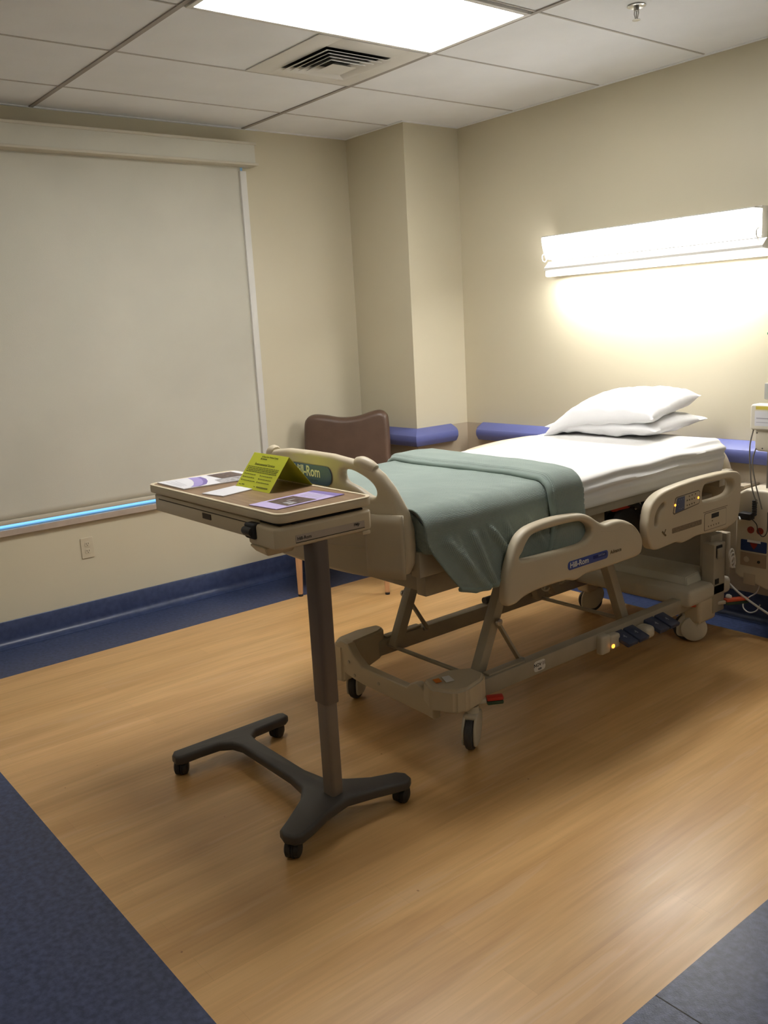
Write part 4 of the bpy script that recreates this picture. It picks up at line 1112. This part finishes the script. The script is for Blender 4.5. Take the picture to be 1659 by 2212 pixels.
swdark = [(.10, .46), (.36, .43), (.62, .36), (.85, .27), (.98, .16), (.99, .19), (.88, .31), (.64, .41), (.38, .48), (.12, .50)]
leaf('brochure', [(1.792, -2.768), (2.008, -2.770), (2.030, -2.458), (1.815, -2.458)], paper_m, 'white folded brochure with photos and a purple swoosh, at the left end of the tabletop', 'brochure', th=.004,
     patches=[(swoosh, mat('swoosh_lilac', (.36, .30, .62), .5), 1), (swdark, violet_m, 1), ([(.05, .60), (.60, .60), (.60, .92), (.05, .92)], photo_m, 1), ([(.62, .50), (.98, .45), (.98, .62), (.62, .66)], photo2_m, 1), ([(.62, .66), (.98, .62), (.98, .97), (.62, .98)], photo2_m, 1)]+[([(.15+.02*i, .06+.05*i), (.75, .05+.03*i), (.75, .056+.03*i), (.15+.02*i, .066+.05*i)], inkg, 1) for i in range(3)])
leaf('blank_card', [(2.137, -2.770), (2.246, -2.750), (2.212, -2.612), (2.104, -2.628)], paper_m, 'small blank white card lying in front of the yellow-green tent card', 'card', th=.003)
leaf('leaflet', [(2.443, -2.771), (2.578, -2.756), (2.557, -2.490), (2.417, -2.510)], lilac_m, 'narrow lilac leaflet with a dark photo, at the near end of the tabletop', 'leaflet', th=.0022,
     patches=[([(.10, .22), (.92, .18), (.92, .62), (.10, .62)], photo_m, 1), ([(0, .90), (1, .86), (1, 1), (0, 1)], violet_m, 1), ([(.55, .26), (.85, .24), (.85, .36), (.55, .38)], photo2_m, 2), ([(.40, .38), (.46, .38), (.46, .50), (.40, .50)], photo2_m, 2)]+
     [([(.2+.13*i, .68), (.24+.13*i, .68), (.24+.13*i, .84), (.2+.13*i, .84)], inkg, 1) for i in range(5)])
def tent():
    t = thing('tent_card', 'folded yellow-green tent card with printed notice on the overbed table', 'card', (2.215, -2.54, ZT))
    x0, x1 = 2.105, 2.325; yf, yr, yb = -2.624, -2.540, -2.452; zr = ZT+.108
    bm = bmesh.new(); th = .0008
    def sl(ya, za, yb_, zb, dx0=0, dx1=0):
        n = V((0, zb-za, -(yb_-ya))).normalized()*th
        P_ = [V((x0, ya, za)), V((x1, ya, za)), V((x1+dx1, yb_, zb)), V((x0+dx0, yb_, zb))]
        a = [bm.verts.new(p) for p in P_]; b = [bm.verts.new(p+n) for p in P_]
        bm.faces.new(a); bm.faces.new(b[::-1])
        for k in range(4): bm.faces.new((a[k], a[(k+1) % 4], b[(k+1) % 4], b[k]))
    sl(yf, ZT, yr, zr, .004, .004)
    P_ = [V((x0, yb, ZT)), V((x1+.002, yb, ZT)), V((x1+.004, yr, zr)), V((x0+.004, yr, zr))]
    n = V((0, .77, .63))*th
    a = [bm.verts.new(p) for p in P_]; b = [bm.verts.new(p+n) for p in P_]
    bm.faces.new(a); bm.faces.new(b[::-1])
    for k in range(4): bm.faces.new((a[k], a[(k+1) % 4], b[(k+1) % 4], b[k]))
    obj('folded_card', bm, card_m, t, None)
    Y = V((0, yr-yf, zr-ZT)).normalized(); X_ = V((1, 0, 0)); Z_ = X_.cross(Y)
    L_ = V((0, yr-yf, zr-ZT)).length
    def Mx(u, v): return basis(V((x0+u*(x1-x0), yf, ZT))+Y*(v*L_)+Z_*.0007, X_, Y, Z_)
    obj('printed_heading', text_bm('Environmental Services', .0135, Mx(.5, .70), ext=.0002), cardink_m, t, None)
    obj('printed_logo', text_bm('A Rosa Care Medical Center', .0088, Mx(.54, .92), ext=.0002), cardink_m, t, None)
    bm = bmesh.new()
    def line(u0, u1, v, h=.0016):
        M = Mx(0, v); box(bm, (u0*(x1-x0), -h/2, 0), (u1*(x1-x0), h/2, .0003), M=M)
    line(.30, .33, .855, .006); line(.345, .48, .855, .003)
    for i, v in enumerate((.615, .57, .525, .48)): 
        u = .06
        while u < .92:
            w_ = random.uniform(.03, .09); line(u, min(.94, u+w_), v, .0024); u += w_+.012
    obj('printed_text', bm, cardink_m, t, None)
    bm = bmesh.new()
    for v in (.40, .31, .22):
        for u0 in (.06, .52):
            line(u0, u0+.02, v, .005)
            u = u0+.04
            while u < u0+.34: w_ = random.uniform(.03, .07); line(u, u+w_, v, .0022); u += w_+.01
    line(.06, .12, .09, .0022); line(.14, .22, .10, .003); line(.50, .54, .09, .0022); line(.58, .90, .095, .0035)
    obj('printed_form', bm, cardink_m, t, None)
tent()

# ------------------------------------------------------------------ headwall services at right
def build_console():
    t = thing('service_console', 'off-white wall-mounted bedside utility console with red sockets, right of the bed head', 'wall console', (2.85, 0, .5))
    x0, x1 = 2.590, 2.93
    out = [(x0+.0, .290), (x0, .650), (x0+.012, .690), (x0+.05, .712), (x1, .716), (x1, .235), (x0+.16, .235), (x0+.08, .262), (x0+.03, .270)]
    bm = plate(out, depth=.19, bev=.014, M=basis((0, -.108, 0), (1, 0, 0), (0, 0, 1), (0, -1, 0)), bres=4)
    obj('housing', bm, mat('console_white', (.62, .56, .44), .4, var=.02), t, 50)
    f = -.2035
    bm = bmesh.new(); box(bm, (2.545, -.15, .700), (2.60, -.005, .712), .004); box(bm, (2.50, -.012, .25), (2.592, -.004, .70), .002); obj('back_panel', bm, taupe_m, t)
    for x in (2.671, 2.717):
        bm = bmesh.new(); lathe(bm, [(.0, 0), (.0165, 0), (.0165, -.004), (.0, -.005)], (x, f, .517), 'Y', 24); s = obj('red_socket', bm, mat('socket_red', (.28, .03, .015), .45), t)
        bm = bmesh.new()
        for dx in (-.005, .005): box(bm, (x+dx-.001, f-.0056, .517), (x+dx+.001, f-.0046, .524))
        obj('slot', bm, dark_m, s, None)
    bm = plate(rrect(2.622, .412, 2.752, .466, .005), depth=.003, bev=.0006, M=basis((0, f, 0), (1, 0, 0), (0, 0, 1), (0, -1, 0))); lb = obj('warning_label', bm, mat('label_dark_blue', (.02, .045, .17), .4), t)
    bm = bmesh.new(); box(bm, (2.655, f-.0022, .456), (2.722, f-.0016, .468)); obj('label_tab', bm, paper_m, lb, None)
    bm = bmesh.new(); v = [bm.verts.new((x, f-.0024, z)) for x, z in ((2.668, .454), (2.708, .454), (2.700, .436), (2.689, .424), (2.678, .436))]; bm.faces.new(v); obj('label_heart', bm, mat('dark_red_print', (.25, .02, .02), .5), lb, None)
    bm = plate(rrect(2.622, .338, 2.752, .404, .003), depth=.004, bev=.001, M=basis((0, f, 0), (1, 0, 0), (0, 0, 1), (0, -1, 0))); gs = obj('gas_plate', bm, mat('plate_taupe', (.34, .26, .18), .35), t)
    bm = bmesh.new(); cyl(bm, (2.655, f-.001, .371), (2.655, f-.006, .371), .014, 20); obj('gas_port', bm, taupe_m, gs)
    bm = bmesh.new(); cyl(bm, (2.716, f-.001, .366), (2.716, f-.006, .366), .007, 14); obj('gas_port', bm, dark_m, gs)
    bm = bmesh.new(); box(bm, (2.640, f-.001, .246), (2.70, f+.002, .30), .001); obj('access_slot', bm, taupe_m, t)
build_console()
def cord(name, pts, r, m, label, cat, n=8, group=None):
    bm = bmesh.new(); tube(bm, catmull(pts, n), r, 8)
    return tag(obj(name, bm, m, None, 70), label, cat, group)
bm = bmesh.new(); box(bm, (2.628, -.250, .572), (2.690, -.206, .604), .004, M=None); ad = tag(obj('power_adapter', bm, black_rub, None), 'black power adapter plugged in above the red sockets', 'adapter')
bm = bmesh.new(); tube(bm, [(2.626, -.240, .590), (2.648, -.262, .574)], .0045, 8); obj('adapter_clip', bm, label_white, ad)
def build_pump():
    t = thing('infusion_stand', 'slim pole with a clamped white equipment box at the photo right edge', 'medical stand', (2.75, -.16, .72))
    bm = bmesh.new(); cyl(bm, (2.728, -.17, .72), (2.728, -.17, 1.51), .0065, 14); obj('pole', bm, steel_m, t)
    bm = plate(rrect(2.672, 1.000, 2.80, 1.118, .014, 5), depth=.07, bev=.010, M=basis((0, -.212, 0), (1, 0, 0), (0, 0, 1), (0, -1, 0))); pb = obj('equipment_box', bm, mat('pump_ivory', (.68, .64, .54), .4), t)
    bm = bmesh.new(); box(bm, (2.700, -.2482, 1.095), (2.78, -.2474, 1.110)); obj('yellow_label', bm, mat('yellow_print', (.65, .52, .08), .5), pb, None)
    bm = bmesh.new(); box(bm, (2.696, -.2482, 1.020), (2.79, -.2474, 1.088)); box(bm, (2.704, -.2488, 1.052), (2.775, -.2484, 1.058), mi=1); box(bm, (2.704, -.2488, 1.035), (2.765, -.2484, 1.038), mi=1)
    obj('paper_label', bm, [paper_m, inkg], pb, None)
    bm = plate(rrect(2.690, .900, 2.775, 1.010, .022, 5), depth=.05, bev=.008, M=basis((0, -.205, 0), (1, 0, 0), (0, 0, 1), (0, -1, 0))); lo = obj('lower_bracket', bm, mat('pump_ivory2', (.62, .57, .46), .4), t)
    bm = bmesh.new()
    for x, z in ((2.700, .985), (2.728, .915)): cyl(bm, (x, -.2295, z), (x, -.2315, z), .003, 10)
    obj('screw', bm, dark_m, lo)
    bm = bmesh.new(); cyl(bm, (2.728, -.17, 1.455), (2.728, -.17, 1.500), .017, 20); tag(obj('red_connector', bm, mat('connector_orange', (.55, .10, .04), .4), t), 'orange-red connector')
    bm = bmesh.new(); lathe(bm, [(.012, 0), (.018, .002), (.018, .012), (.010, .018)], (2.728, -.17, 1.502), 'Z', 18); obj('end_cap', bm, steel_m, t)
    bm = bmesh.new(); cyl(bm, (2.728, -.17, 1.415), (2.728, -.17, 1.45), .013, 18); cyl(bm, (2.716, -.17, 1.432), (2.704, -.17, 1.432), .006, 12); tag(obj('green_connector', bm, mat('connector_green', (.02, .16, .08), .45), t), 'green connector')
    bm = bmesh.new(); box(bm, (2.705, -.19, 1.135), (2.75, -.15, 1.21), .006); obj('clamp', bm, mat('clear_grey', (.42, .42, .40), .3), t)
build_pump()
cord('power_cable', [(2.685, -.235, 1.00), (2.676, -.245, .93), (2.678, -.245, .84), (2.690, -.245, .74), (2.706, -.240, .68), (2.712, -.228, .655)], .0032, greycord_m, 'grey cable hanging left of its twin from the equipment box to the console', 'cable', group='cables from the equipment box')
cord('power_cable', [(2.700, -.235, .915), (2.690, -.245, .85), (2.706, -.245, .76), (2.724, -.24, .69), (2.735, -.228, .63)], .0032, greycord_m, 'grey cable hanging nearest the right edge from the equipment box to the console', 'cable', group='cables from the equipment box')
bm = bmesh.new(); 
pts = [(2.700+.006*math.sin(i*.9), -.232+.006*math.cos(i*.9), .670-.0016*i) for i in range(46)]
tube(bm, pts, .0062, 8); tag(obj('cable_coil', bm, black_rub, None, 60), 'bundled black cord in front of the console top', 'cable')
cord('adapter_cord', [(2.690, -.23, .575), (2.715, -.235, .555), (2.717, -.225, .520), (2.745, -.23, .50), (2.765, -.23, .53), (2.768, -.235, .62)], .0022, black_rub, 'thin dark wire looping from the adapter past the red sockets', 'cable')
cord('bed_power_cord', [(2.585, -.012, .262), (2.52, -.06, .272), (2.47, -.11, .292), (2.475, -.16, .290), (2.53, -.20, .262), (2.62, -.22, .205), (2.74, -.23, .150), (2.84, -.24, .118), (2.95, -.26, .11), (3.05, -.28, .13), (3.1, -.2, .3)], .0055, cord_m, 'thick white power cord sagging from the bed head to the right', 'cable')
cord('cord_loop', [(2.672, -.10, .236), (2.655, -.10, .180), (2.62, -.11, .148), (2.60, -.12, .125), (2.605, -.13, .095), (2.635, -.13, .078), (2.665, -.12, .09), (2.675, -.10, .12)], .0032, cord_m, 'small loop of white cord hanging below the console against the blue baseboard', 'cable')
